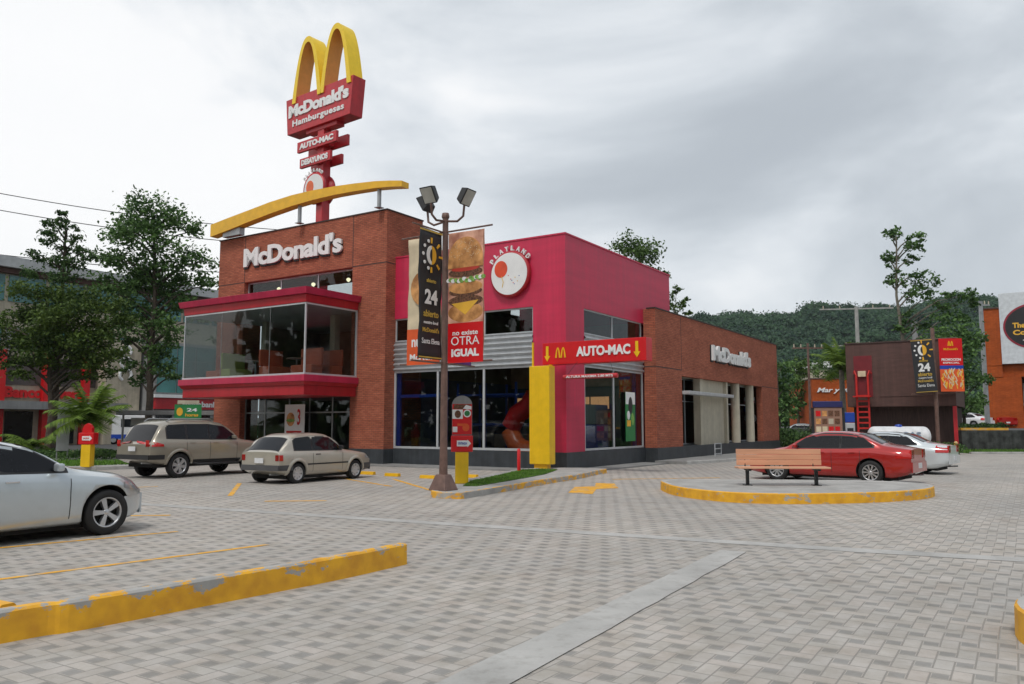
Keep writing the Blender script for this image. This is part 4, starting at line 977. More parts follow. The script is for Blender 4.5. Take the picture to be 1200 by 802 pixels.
# foreground left kerb
kb = [(-5.56,3.9),(-3.86,6.22),(-3.44,6.65),(-2.45,7.92),(-1.81,8.76),(-1.24,9.66)]
kerb_loop('kerb', 'long foreground kerb in chipped yellow paint at the lower left', [(x,y) for x,y in spl(kb,6)], .13, .245, kerb_mat('kerb_paint_scraped', .575, .595, .75), False)
kerb_loop('kerb', 'short yellow kerb running off behind the long foreground kerb', [(-4.12,6.60),(-5.4,7.30),(-7.5,8.5)][::-1], .14, .20, KERB, False)
# bench island
isl = [(3.95,20.9),(3.72,19.6),(3.88,18.34),(4.5,17.25),(5.35,16.82),(6.25,16.80),(7.2,16.98),(8.2,17.34),(9.2,18.0),(9.85,18.9),(9.9,19.8),(9.1,20.6),(7.4,20.9),(5.4,21.0)]
ip = spl(isl,5,True)
kerb_loop('kerb', 'curved yellow kerb round the island that carries the bench', ip, .14, .22, KERB, True, top=CONCL)
m = MB(); c_ = (sum(p[0] for p in ip)/len(ip), sum(p[1] for p in ip)/len(ip))
inn = [(x+(c_[0]-x)*.03, y+(c_[1]-y)*.03) for x,y in ip]
m.prism(inn, .0, .205, CONC); tag(m.build('island_pavement'), kind='structure')
# lamp island
li = [(-1.85,19.0),(-1.75,18.2),(-1.25,17.9),(-.95,18.2),(0.0,20.2),(1.2,22.8),(1.94,24.2),(2.76,26.3),(3.2,27.4),(2.4,27.9),(.6,27.5),(-.6,24.5),(-1.5,21.0)]
lp = spl(li,4,True)
kerb_loop('kerb', 'worn yellow kerb round the grass strip under the street lamp', lp, .15, .15, KERBW, True, top=CONC)
m = MB(); c_ = (.3,23.0); m.prism([(x+(c_[0]-x)*.05,y+(c_[1]-y)*.02) for x,y in lp], 0, .135, CONC); tag(m.build('island_pavement'), kind='structure')
m = MB(); gp = [(-1.2,19.8),(-.85,19.75),(.45,22.9),(1.0,24.4),(1.5,26.7),(1.0,27.1),(.3,26.6),(-.45,23.6),(-1.1,21.4)]; m.prism(gp, .13, .15, SOIL); tag(m.build('lawn'), kind='structure')
def inside(p, poly):
    x, y = p; c = False
    for (x1,y1),(x2,y2) in zip(poly, poly[1:]+poly[:1]):
        if (y1 > y) != (y2 > y) and x < (x2-x1)*(y-y1)/(y2-y1)+x1: c = not c
    return c
def grass(name, polys, n, h, z, blade=.012):
    mb = MB(); rnd = random.Random(3)
    for poly in polys:
        xs = [p[0] for p in poly]; ys = [p[1] for p in poly]; k = 0; tries = 0
        while k < n and tries < n*8:
            tries += 1; p = (rnd.uniform(min(xs),max(xs)), rnd.uniform(min(ys),max(ys)))
            if not inside(p, poly): continue
            k += 1; a = rnd.uniform(0,2*PI); hh = h*rnd.uniform(.5,1.2); lx, ly = rnd.gauss(0,.35)*hh, rnd.gauss(0,.35)*hh; dx, dy = math.cos(a)*blade, math.sin(a)*blade
            mb.add([(p[0]-dx,p[1]-dy,z),(p[0]+dx,p[1]+dy,z),(p[0]+lx,p[1]+ly,z+hh)], [(0,1,2)], GRASS)
    o = mb.build(name); tag(o, kind='stuff'); return o
g = grass('grass', [gp], 8000, .045, .14, .012); g['label'] = 'short grass on the lamp island'
# pavement along the building
m = MB()
sw = [W(6.5,-.6),W(26.6,-.6),W(27.5,-3.2),W(16,-3.3),W(9.5,-2.6),W(6.6,-1.9)]
m.prism([(p.x,p.y) for p in sw], 0, .12, SIDEW); m.build('sidewalk')['kind'] = 'structure'
m = MB(); pts_ = [W(6.6,-1.95),W(9.5,-2.66),W(16,-3.36),W(27.5,-3.26)]
kerb_loop('kerb', 'grey kerb edging the pavement along the brick wing', [(p.x,p.y) for p in pts_][::1], .14, .135, CONCL, False)
m = MB(); ap = [W(-.05,9.8),W(-.05,-.05),W(6.5,-.05),W(6.5,-1.2),W(-1.2,-1.0),W(-1.5,9.8)]
m.prism([(p.x,p.y) for p in ap], 0, .05, SIDEW); m.build('sidewalk')['kind'] = 'structure'
m = MB(); ap = [W(-.7,9.85),W(-.7,19),W(-2.8,19),W(-2.8,9.85)]; m.prism([(p.x,p.y) for p in ap], 0, .06, SIDEW); m.build('sidewalk')['kind'] = 'structure'
# planter kerb bottom right
pc = [(4.88+1.07*math.cos(R(a)), 5.95+1.07*math.sin(R(a))) for a in range(0,360,10)]
kerb_loop('kerb', 'yellow kerb ring of a grass planter cut by the right edge', pc, .12, .25, kerb_mat('kerb_paint_clean', .7, .75), True, top=CONCL)
m = MB(); pi_ = [(4.88+.96*math.cos(R(a)), 5.95+.96*math.sin(R(a))) for a in range(0,360,15)]; m.prism(pi_, 0, .22, SOIL); m.build('planter_soil')['kind'] = 'structure'
g = grass('grass', [pi_], 9000, .07, .21, .006); g['label'] = 'grass in the round planter'
# wheel stops
ws0 = None
for i,(x,y,a) in enumerate([(-4.72,26.5,-33),(-3.78,25.6,-33),(-2.55,24.6,-33),(-1.3,25.0,-33),(-7.2,27.6,-33),(-.4,24.3,-33)]):
    if ws0 is None:
        mb = MB(); mb.extrude([(-.08,0),(.08,0),(.06,.10),(-.06,.10)], frame((0,0,0),(0,1,0),(0,0,1)), -.28,.28, SIGNY2); ws0 = mb.build('wheel_stop', bevel=.01); o = ws0
    else: o = ws0.copy(); COL.objects.link(o)
    o.location = (x,y,.0); o.rotation_euler = (0,0,R(a))
    nm_ = ['in front of the beige hatchback','left of the street lamp base','just behind the street lamp base','behind the arrow signpost','between the off road estate and the hatchback','right of the arrow signpost'][i]
    tag(o, 'yellow wheel stop '+nm_, 'wheel stop', 'yellow wheel stops before the restaurant')
# ------------------------------------------------------------------ street lamp
LX, LY = -1.58, 18.62
o = empty('street_lamp', (LX,LY,.135), ANG, 'brown street lamp with floodlights and banner arms on the lamp island', 'street lamp')
m = MB(); m.add([(-.25,-.25,0),(.25,-.25,0),(.25,.25,0),(-.25,.25,0),(-.13,-.13,.36),(.13,-.13,.36),(.13,.13,.36),(-.13,.13,.36)], [(0,3,2,1),(4,5,6,7),(0,1,5,4),(1,2,6,5),(2,3,7,6),(3,0,4,7)], BROWNM); m.build('base', o, bevel=.02)
m = MB(); m.tube([(0,0,.36),(0,0,1.2),(0,0,6.45)], [.10,.085,.07], BROWNM, 16); m.lathe([(.085,6.38),(.095,6.42),(.08,6.5),(0,6.52)], BROWNM, 14); m.build('pole', o)
for ang in (180, 270, 90):
    a = R(ang); d = Vector((math.cos(a), math.sin(a), 0))
    m = MB(); m.tube([d*.05+Vector((0,0,6.30)), d*.35+Vector((0,0,6.26)), d*.52+Vector((0,0,6.36)), d*.55+Vector((0,0,6.62))], .028, BROWNM, 8); m.build('lamp_arm', o)
    fr = Matrix.Translation(d*.60+Vector((0,0,6.82))) @ Matrix.Rotation(a, 4, 'Z') @ Matrix.Rotation(R(122), 4, 'Y')
    h = MB()
    lo, hi = .15, .21
    vs = [fr @ Vector(p) for p in [(-.15,-.14,-.12),(.15,-.14,-.12),(.15,.14,-.12),(-.15,.14,-.12),(-.21,-.19,.08),(.21,-.19,.08),(.21,.19,.08),(-.21,.19,.08)]]
    h.add(vs, [(0,3,2,1),(4,5,6,7),(0,1,5,4),(1,2,6,5),(2,3,7,6),(3,0,4,7)], BLACK); hd = h.build('floodlight', o, bevel=.02)
    g_ = MB(); g_.add([fr @ Vector(p) for p in [(-.18,-.16,.086),(.18,-.16,.086),(.18,.16,.086),(-.18,.16,.086)]], [(0,1,2,3)], mat('flood_lens', (.45,.44,.40), .2)); gl = g_.build('lens', hd)
m = MB()
for z in (6.02, 2.92):
    m.tube([(-1.2,0,z),(1.2,0,z)], .022, BROWNM, 8); m.tube([(0,-1.35,z+.02),(0,1.35,z+.02)], .022, BROWNM, 8)
m.parts('banner_arm', o)
LB = Vector((LX,LY,.135))
def banner(label, direc, w, z0, z1, base, fn, outw=.12, back=None):
    """cloth hanging along a banner arm; direc in lamp axes; picture side chosen towards the street"""
    d = Vector(direc); wd = (E2*d.x+E1*d.y); c = LB + wd*(outw+w/2); 
    o = empty('banner', (c.x,c.y,z0), 0, label, 'banner', 'banners hung on the street lamp')
    right = wd if wd.x > 0 else -wd
    fr = frame((0,0,0), right, (0,0,1)); H_ = z1-z0
    rows = []; N = 18; K = 10
    def bend(u, v): return .018*math.sin(v*3.1+u*4)+.01*math.sin(v*9)
    for i in range(N+1):
        v = H_*i/N; rows.append([fr @ Vector((-w/2+w*k/K, v, bend(-w/2+w*k/K, v))) for k in range(K+1)])
    m = MB(); m.grid(rows, base, True); cl = m.build('cloth', o)
    md = cl.modifiers.new('s','SOLIDIFY'); md.thickness = .006; md.offset = -1
    fn(o, fr, w, H_); return o
def flatshape(mb, fr, poly, z, mm): mb.extrude(poly, fr, .022, z, mm)
def pic_24(o, fr, w, h):
    k = w/1.0; a = MB(); cx, cy = 0, h*.80
    flatshape(a, fr, [(-w/2+.0,h-.06),(w/2,h-.06),(w/2,h-.02),(-w/2,h-.02)], .031, GLD); flatshape(a, fr, [(-w/2,.02),(w/2,.02),(w/2,.05),(-w/2,.05)], .031, GLD)
    flatshape(a, fr, circ(cx,cy,.21*k,.27*k,28,-90,90), .034, AMB); flatshape(a, fr, circ(cx,cy,.21*k,.27*k,28,90,270), .033, WHITE)
    flatshape(a, fr, circ(cx+.02,cy,.10*k,.18*k,20,90,270)+[(cx+.02,cy-.18*k)], .036, DKG)
    for q in range(5):
        t = R(90-q*45); c1, s1 = math.cos(t), math.sin(t); r0, r1 = .34*k, .50*k; ww = .028*k
        flatshape(a, fr, [(cx+c1*r0-s1*ww,cy+s1*r0+c1*ww),(cx+c1*r0+s1*ww,cy+s1*r0-c1*ww),(cx+c1*r1+s1*ww*1.3,cy+s1*r1-c1*ww*1.3),(cx+c1*r1-s1*ww*1.3,cy+s1*r1+c1*ww*1.3)], .034, AMB)
    for q in range(5):
        t = R(112+q*34); r = .36*k; flatshape(a, fr, circ(cx+math.cos(t)*r,cy+math.sin(t)*r*1.15,.05*k,.05*k,12), .034, WHITE)
    a.build('picture', o); a = MB()
    for (t,y,tw,th,mm,b) in (('abierto',h*.60,.42,.11,GLD,.02),('24',h*.475,.56,.42,WHITE,.04),('abierto',h*.345,.66,.19,GLD,.02),('nuestro local',h*.278,.62,.09,WHITE,.01),("McDonald's",h*.22,.72,.13,GLD,.02),('Santa Elena',h*.135,.78,.15,WHITE,.0)):
        text_into(a, t, fr, 0, y, tw*w, th*w, .030, .036, mm, b)
    a.build('lettering', o)
def pic_burger(o, fr, w, h):
    a = MB(); F = lambda poly, z, mm: flatshape(a, fr, poly, z, mm)
    F([(-w/2,.0),(w/2,.0),(w/2,h*.30),(-w/2,h*.30)], .030, SIGNRED)
    y = h*.30; hw_ = w*.497
    F([(-w/2,y+.001),(w/2,y+.001),(w/2,h-.02),(-w/2,h-.02)], .0285, PINKP)
    F(circ(0,y+h*.08,hw_,h*.075,24), .030, BUN); F(circ(0,y+h*.165,hw_,h*.045,24), .032, PAT)
    F([(-hw_*.8,y+h*.15),(0,y+h*.06),(hw_*.75,y+h*.165)], .034, CHE)
    F(circ(0,y+h*.235,hw_*.95,h*.035,24), .033, PAT); F(circ(0,y+h*.27,hw_*.96,h*.05,24), .035, BUN)
    rn = random.Random(5)
    for q in range(20): F(circ(-hw_+2*hw_*q/19+rn.uniform(-.02,.02), y+h*(.325+rn.uniform(-.01,.012)), .06,.05,9), .0365+.0004*q, LET if q%3 else WHITE)
    F(circ(0,y+h*.385,hw_*.97,h*.035,24), .046, PAT); F(circ(0,y+h*.41,hw_*.8,h*.02,24), .047, mat('tomato_red',(.5,.05,.03),.5))
    F([(-hw_,y+h*.42)]+[(hw_*math.cos(R(180-q*9)),y+h*.44+h*.215*math.sin(R(q*9))**.75) for q in range(21)]+[(hw_,y+h*.42)], .0485, BUN)
    for q in range(60):
        t = rn.uniform(20,160); r = rn.uniform(.35,.95); x_, y_ = hw_*r*math.cos(R(t)), y+h*.46+h*.19*r*math.sin(R(t)); F(circ(x_,y_,.012,.008,6), .0495, CRM)
    a.build('picture', o); a = MB()
    text_into(a, 'no existe', fr, 0, h*.225, w*.72, h*.035, .032, .036, WHITE, .02); text_into(a, 'OTRA', fr, 0, h*.165, w*.80, h*.065, .032, .036, WHITE, .0); text_into(a, 'IGUAL', fr, 0, h*.075, w*.78, h*.06, .032, .036, WHITE, .05)
    a.build('lettering', o)
def pic_plain(o, fr, w, h):
    a = MB(); flatshape(a, fr, [(-w/2,.0),(w/2,.0),(w/2,h*.28),(-w/2,h*.28)], .030, ORG); flatshape(a, fr, circ(0,h*.6,w*.4,h*.14,20), .032, BUN); a.build('picture', o)
    a = MB(); text_into(a, 'McMenu', fr, 0, h*.06, w*.8, h*.05, .032,.036, WHITE, .03); text_into(a, 'nuevo', fr, 0, h*.17, w*.7, h*.06, .032,.036, WHITE, .03); a.build('lettering', o)
banner('black cloth banner with half sun and the number 24, nearest the viewer', (-1,0), .82, 3.12, 6.12, DKG, pic_24, .14)
banner('tall cloth banner showing a layered burger above red', (0,-1), 1.00, 3.05, 6.12, PINKP, pic_burger, .12)
banner('cream and orange banner half hidden behind the black one', (0,1), 1.00, 3.05, 6.12, CRM, pic_plain, .12)
banner('purple banner hidden behind the burger banner', (1,0), .9, 3.05, 6.10, PURPLE, lambda *a: None, .14)

# ------------------------------------------------------------------ arrow signposts, pylon, bollards, bench
def arrow_post(loc, rz, label, tall=True, s=1.):
    o = empty('arrow_signpost', loc, rz, label, 'signpost', 'yellow and red arrow signposts')
    m = MB(); m.box(-.17,.17,-.15,.15,0,.80,SIGNY); m.build('post', o, bevel=.015)
    m = MB(); m.box(-.28,.28,-.17,.17,.803,1.22,SIGNRED); m.build('arrow_box', o, bevel=.03)
    fr = frame((0,-.172,1.02),(1,0,0),(0,0,1)); m = MB(); m.extrude([(-.13,-.075),(.14,-.075),(.14,-.1),(.23,0),(.14,.1),(.14,.075),(-.13,.075)], fr, .001,.012, WHITE); m.build('arrow', o)
    m = MB(); text_into(m, 'ENTRADA' if tall else 'SALIDA', fr, .02,0,.22,.06,.013,.018, BLUE if tall else SIGNRED, .02); m.build('lettering', o)
    if tall:
        m = MB(); fr2 = frame((0,-.04,1.225),(1,0,0),(0,0,1))
        m.extrude([(-.26,0),(.26,0),(.26,.78)]+[(.26*math.cos(R(a)),.78+.24*math.sin(R(a))) for a in range(15,180,15)]+[(-.26,.78)], fr2, -.06,.0, GREYW); m.build('poster_board', o)
        m = MB(); E = lambda p,z,mm: m.extrude(p, fr2, .001, z, mm)
        E([(-.25,.02),(.25,.02),(.25,.80),(-.25,.80)], .004, SIGNRED); E([(-.25,.42),(.02,.42),(.02,.66),(-.25,.66)], .007, WHITE); E(circ(-.11,.54,.08,.10), .009, PAT); E(circ(.13,.56,.10,.10), .007, WHITE); E(circ(.13,.56,.07,.07), .009, GRN)
        E([(-.23,.68),(.10,.66),(.22,.79),(-.2,.79)], .007, PAT); E([(.02,.68),(.24,.66),(.24,.74),(.1,.78)], .009, WHITE); E(circ(.1,.2,.09,.10), .007, ORG); E([(-.24,.08),(-.12,.08),(-.12,.22),(-.24,.22)], .007, WHITE)
        E([(-.12,.24),(.1,.24),(.1,.30),(-.12,.30)], .007, ORG)
        m.build('picture', o)
    else:
        m = MB(); fr2 = frame((0,-.1,1.225),(1,0,0),(0,0,1)); m.extrude([(-.18,0),(.18,0),(.17,.16),(.09,.28),(0,.33),(-.09,.28),(-.17,.16)], fr2, -.14,.0, SIGNRED); m.build('crest', o)
arrow_post((-1.29,20.75,.135), R(4), 'yellow and red signpost with round topped poster beside the lamp')
arrow_post((-15.2,28.9,.12), R(-2), 'yellow and red signpost with a low crest on the left island', False)
# drive lane pylon and its sign
o = empty('sign_pylon', W(-1.25,.25,.06), ANG, 'tall yellow sheet metal pylon in front of the crimson wall', 'pylon')
m = MB(); m.box(-.20,.20,-.40,.40,.22,3.58,SIGNY); m.build('casing', o, bevel=.025)
m = MB(); m.box(-.12,.12,-.26,.26,.02,.217,SIGNY2); m.box(-.2,.2,-.34,.34,0,.03,SIGNY2); m.build('foot', o, bevel=.008)
m = MB(); m.box(-.03,.03,.34,.39,3.583,4.42,SIGNY); m.build('mast', o)
m = MB(); m.box(-.1,.1,-.36,-.34,3.583,3.62,SIGNY); m.build('bracket', o)
o = empty('drive_lane_sign', W(-1.0,-1.7,3.70), ANG, 'long red box sign reading AUTO-MAC with yellow arrows, on the yellow pylon', 'sign')
m = MB(); m.box(-.05,.45,-1.85,2.05,0,.76,SIGNRED); m.build('box', o, bevel=.015)
f_ = FRONT(-.051,0,.38); m = MB()
text_into(m, 'AUTO-MAC', f_, .30, .02, 2.0, .34, .001,.03, WHITE, .038); m.build('lettering', o)
m = MB()
for x in (-1.85,1.53): m.extrude([(x-.05,.26),(x+.05,.26),(x+.05,-.08),(x+.12,-.08),(x,-.27),(x-.12,-.08),(x-.05,-.08)], f_, .001,.015, SIGNY)
m.parts('arrow', o)
def arches(mb, fr, cx, base, w, h, th, d0, d1, m_in, lip=None, n=20, rim=None):
    """two tall narrow joined arches"""
    hw_ = w/4
    for sgn in (-1,1):
        c = cx+sgn*hw_; out = []; inn = []
        for q in range(n+1):
            t = PI*q/n; x = math.cos(t); 
            y = 1-abs(x)**2.3
            out.append((c+hw_*x, base+h*y)); 
            inn.append((c+(hw_-th)*x, base+(h-th*1.15)*y))
        P = []
        for (a,b),(c2,d2) in zip(out, inn):
            P.append([fr @ Vector((a,b,d1)), fr @ Vector((c2,d2,d1)), fr @ Vector((c2,d2,d0)), fr @ Vector((a,b,d0)), fr @ Vector((a,b,d1))])
        mb.grid([[p[k] for k in (0,1)] for p in P], m_in, False); mb.grid([[p[k] for k in (2,3)] for p in P], m_in, False)
        mb.grid([[p[k] for k in (1,2)] for p in P], lip or m_in, False); mb.grid([[p[k] for k in (3,4)] for p in P], rim or m_in, False)
        for p in (P[0], P[-1]): mb.add(p[:4], [(0,1,2,3)], m_in)
m = MB(); arches(m, f_, -1.32, -.16, .42, .36, .06, .001,.02, SIGNY2); m.build('arches', o)
m = MB(); m.box(.0,.4,-2.03,.5,-.14,-.003,CORR); 
m = MB(); m.box(-.0,.1,-.9,.6,-.36,-.30,GALV)
o = empty('clearance_bar', W(-1.9,-1.95,3.10), ANG, 'thin red bar with tiny white lettering hung below the red box sign', 'sign')
m = MB(); m.tube([(0,-.98,.09),(0,.98,.09)], .075, SIGNCRIM, 12); m.build('bar', o)
m = MB(); text_into(m, 'ALTURA MAXIMA 2.80 MTS', FRONT(-.076,0,.09), 0,0,1.7,.08,0,.01, WHITE, .02); m.build('lettering', o)
m = MB(); [m.tube([(0,y,.15),(.25,y*.7,.60)], .006, BLACK, 5) for y in (-.85,.85)]; m.parts('chain', o)
# bollard
o = tag(MB().tube([(0,0,0),(0,0,.70),(0,0,.73)], [.055,.055,.03], SIGNRED, 14).build('bollard', loc=(.22,26.0,.13)), 'thin red bollard in the grass left of the yellow pylon', 'bollard')
# bench
o = empty('park_bench', (6.38,19.15,.205), R(-3), 'long salmon board bench with black legs on the kerbed island', 'bench')
m = MB()
for k in range(3): m.box(-1.06,1.06,-.30+k*.155,-.30+k*.155+.145,.40,.44,BENCHW)
m.build('seat', o, bevel=.008)
m = MB()
for k in range(3):
    z = .46+k*.13; m.box(-1.0,1.0,.19+k*.015,.22+k*.015,z,z+.124,BENCHW)
m.build('backrest', o, bevel=.008)
for x in (-.80,.80):
    m = MB(); m.box(x-.035,x+.035,-.27,.18,.35,.398,CARBLK); m.box(x-.035,x+.035,-.05,.03,.02,.35,CARBLK); m.box(x-.09,x+.09,-.12,.10,0,.02,CARBLK); m.tube([(x,.16,.37),(x,.20,.47),(x,.262,.84)], .018, CARBLK, 6); m.build('leg', o)
# ------------------------------------------------------------------ tall roadside sign behind the tower
SD = Vector((-.79,.61,0)).normalized(); SR = math.atan2(-SD.y, -SD.x)   # reading direction of its face
o = empty('pole_sign', (-8.05,39.0,0), SR, 'tall red pole sign topped by yellow double arches, rising behind the brick tower', 'sign')
# local x = reading direction (right = +x), face towards -y ; front right corner of the big box at x = 0
FS = frame((0,0,0),(1,0,0),(0,0,1))
def bxs(name, x0, x1, y0, y1, z0, z1, mm, par=o, bev=.02):
    m = MB(); m.box(x0,x1,y0,y1,z0,z1,mm); return m.build(name, par, bevel=bev)
m = MB(); m.box(-2.95,-2.45, .18,.68, 7.0,17.4, SIGNCRIM); m.build('pole', o, bevel=.02)
m = MB()
pf = [(0,19.3),(-.22,17.3),(-5.32,17.3),(-5.5,19.3)]; 
m.extrude(pf[::-1], FS, -.83,0, SIGNCRIM); big = m.build('name_box', o, bevel=.02)
m = MB(); m.box(-3.9,-1.4,.15,.68,17.08,17.297,SIGNCRIM); m.build('neck', o, bevel=.02)
FT = frame((0,-.001,0),(1,0,0),(0,0,1)); m = MB()
text_into(m, "McDonald's", FT, -2.75, 18.55, 4.9, .72, .0,.05, WHITE, .05, .95); text_into(m, 'Hamburguesas', FT, -2.75, 17.78, 4.2, .46, .0,.04, WHITE, .03, 1.1)
m.build('lettering', big)
arc = MB()
def big_arch(cx, hw_, base, h, th):
    n = 40; out = []; inn = []
    for q in range(n+1):
        t = PI*q/n; x = math.cos(t); y = math.sin(t)
        xx = x; yy = 1-abs(x)**2.35
        out.append((cx+hw_*xx, base+h*yy)); inn.append((cx+(hw_-th)*xx, base+(h-th*1.05)*yy))
    f = lambda x, d, z: Vector((x, d, z))
    y0, y1, l = -.06, .80, .10
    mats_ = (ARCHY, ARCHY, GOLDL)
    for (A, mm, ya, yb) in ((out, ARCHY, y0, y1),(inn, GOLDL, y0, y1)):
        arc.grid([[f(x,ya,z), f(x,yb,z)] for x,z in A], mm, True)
    for yy_ in (y0, y1): arc.grid([[f(a,yy_,b), f(c,yy_,d)] for (a,b),(c,d) in zip(out,inn)], ARCHY, False)
    for i in (0, n):
        (a,b),(c,d) = out[i], inn[i]; arc.add([f(a,y0,b),f(c,y0,d),f(c,y1,d),f(a,y1,b)], [(0,1,2,3)], ARCHY)
big_arch(-1.36, 1.22, 18.95, 3.5, .30); big_arch(-3.70, 1.22, 18.95, 3.5, .30)
arc.build('double_arch', o)
for (x0,x1,z0,z1,tx) in ((-4.4,-1.2,16.1,16.68,'AUTO-MAC'),(-4.15,-1.65,15.2,15.72,'DESAYUNOS')):
    b_ = bxs('panel', x0,x1, -.02,.14, z0,z1, SIGNCRIM); bxs('panel', x0,x1, .72,.88, z0,z1, SIGNCRIM); bxs('bracket', x0+1.0,x1-1.0,.14,.72,z0+.08,z1-.08,SIGNCRIM)
    m = MB(); text_into(m, tx, frame((0,-.021,0),(1,0,0),(0,0,1)), (x0+x1)/2, (z0+z1)/2, (x1-x0)*.86, .32, 0,.03, WHITE, .05); m.build('lettering', b_)
dm = MB(); Md = Matrix.Translation((-2.9,-.03,13.9)) @ Matrix.Rotation(PI/2,4,'X')
for yy in (0.0,-.62):
    Mq = Md @ Matrix.Translation((0,0,yy)); dm.lathe([(0,-.14),(.84,-.14),(.86,0),(0,0)], SIGNCRIM, 40, Mq)
disc = dm.build('round_panel', o)
m = MB(); m.extrude(circ(0,0,.76,.76,36), Md, .0,.012, WHITE); m.build('face', disc)
m = MB(); m.extrude(circ(-.3,.1,.30,.36,24), Md, .013,.022, ORPL); m.build('balloon', disc)
m = MB()
for k, ch in enumerate('PLAYLAND'):
    a = R(140-k*13); fr = Md @ Matrix.Translation((math.cos(a)*.98, math.sin(a)*.98, 0)) @ Matrix.Rotation(a-PI/2,4,'Z'); text_into(m, ch, fr, 0,0,.15,.17,-.02,.03, WHITE, .03)
m.build('lettering', disc)

# ------------------------------------------------------------------ street buildings on the left
TB = 50.7
b = empty('bank_building', W(0,TB,0), ANG, 'long pale bank building with teal glazing and red pilasters across the street', 'building')
m = MB(); m.box(-14,26, .02,16, 0,13.4, CREAM); m.build('wall', b)
m = MB(); m.box(-14.5,26.5, -.8,16.5, 13.4,14.2, ROOFG); m.box(-14.2,26.2,-.4,16,13.0,13.397,BROWNW); m.build('roof', b)
for k in range(13):
    m = MB(); s = -13.5+k*3; m.box(s,s+2.7, -.06,.0, 10.9,12.9, TEAL); m.build('window', b)
    m = MB(); m.box(s,s+2.7, -.06,.0, 7.2,8.9, TEAL if k%2 else GREYW); m.build('window', b)
m = MB(); m.box(-14,13.6,-.05,.01,4.6,6.8,mat('dark_storey',(.10,.085,.08),.8)); m.build('dark_storey', b)
m = MB(); m.box(-14,13.6,-1.6,.01,2.75,3.35,GREYW); m.build('canopy', b)
for s in (-8,-3.5,1.0,4.2,7.5,10.6):
    m = MB(); m.box(s-.26,s+.26,-.55,-.02,.0,7.2,SIGNCRIM if False else SIGNRED); m.build('pilaster', b)
for s in (-6,-1.2,2.5,5.8,9.0):
    m = MB(); m.box(s-1.0,s+1.0,-.08,-.01,.1,2.6,CARGL); m.build('window', b)
m = MB(); text_into(m, 'Banco Rivera', frame((0,-.1,0),(1,0,0),(0,0,1)), 7.6, 4.05, 6.0, .85, 0,.1, SIGNRED, .05); m.build('lettering', b)
b2 = empty('corner_office', W(0,TB-.1,0), ANG, 'teal glazed corner office with a red and white sign band seen beside the tower', 'building')
m = MB(); m.box(14.9,24.5,-3.0,.08,0,8.6,GREYW); m.box(11.6,14.6,-1.4,.08,0,8.6,CREAM); m.build('wall', b2)
for k in range(5):
    for z in (4.3,5.8,7.1):
        m = MB(); m.box(15.1+k*1.85,16.85+k*1.85,-3.06,-3.003,z,z+1.25,TEAL); m.build('window', b2)
m = MB(); m.box(14.6,24.8,-3.6,-3.07,3.85,4.12,WHITE); m.build('ledge', b2)
m = MB(); m.box(14.8,24.6,-3.4,-3.01,2.9,3.84,SIGNCRIM); m.build('sign_band', b2)
m = MB(); text_into(m, 'Scotiabank', frame((0,-3.41,0),(1,0,0),(0,0,1)), 19.0,3.35,3.6,.5,0,.05,WHITE,.03); m.build('lettering', b2)
m = MB(); 
for k in range(5): m.box(15.1+k*1.9,16.6+k*1.9,-3.05,-3.003,.1,2.6,CARGL)
m.parts('shopfront', b2)
for z,r in ((6.7,.45),(5.7,.5),(7.7,.4)):
    m = MB(); m.tube([(13.2+r*math.cos(R(a)),-1.5,z+r*math.sin(R(a))) for a in range(-40,250,20)], .13, WHITE, 8); m.build('ornament', b2)
# bus shelter
o = empty('bus_shelter', (-19.5,46.5,0), R(20), 'flat grey roofed shelter on the far side of the street behind the off road estate', 'shelter')
m = MB(); m.box(-3.0,7.0,-1,1,2.15,2.4,GREYW); m.build('roof', o, bevel=.03)
for x in (-2.8,0,3.4,6.8):
    m = MB(); m.tube([(x,.8,0),(x,.8,2.15)], .06, GALV, 8); m.build('post', o)
m = MB(); [m.box(x-1,x+1,.84,.87,1.55,2.0,WHITE) for x in (-1.4,1.6,4.8)]; m.parts('panel', o)
# green promotion sign near the bay
o = empty('promo_sign', (-13.4,33.2,0), R(108), 'green board with yellow figure and writing on a pole left of the glazed bay', 'sign')
m = MB(); m.tube([(0,.05,0),(0,.05,2.2)], .04, GALV, 8); m.build('post', o)
m = MB(); m.box(-.5,.5,0,.04,1.75,2.65,GRN) if False else None
fr = frame((0,0,2.1),(0,-1,0),(0,0,1)); m = MB(); m.extrude([(-.52,-.35),(.52,-.35),(.52,.35),(-.52,.35)], fr, 0,.04, GRN); m.build('board', o)
m = MB(); m.extrude(circ(-.32,.05,.12,.17), fr, .041,.05, AMB); text_into(m, '24', fr, .15,.13,.4,.14,.041,.05, WHITE, .03); text_into(m, 'horas', fr, .15,-.08,.5,.13,.041,.05, AMB, .03); m.build('lettering', o)
m = MB(); m.extrude([(-.42,.37),(.42,.37),(.42,.52),(-.42,.52)], fr, 0,.03, CREAM); m.build('header', o)
# grey signboard seen from its side on the left island
o = empty('notice_board', (-19.3,34.6,0), R(25), 'narrow grey notice board on two posts on the left island', 'sign')
m = MB(); m.box(-.24,.24,-.03,.03,.5,2.25,GALV); m.build('board', o, bevel=.01)
for x in (-.2,.2):
    m = MB(); m.tube([(x,.05,0),(x,.05,2.25)], .03, GALV, 8); m.build('post', o)
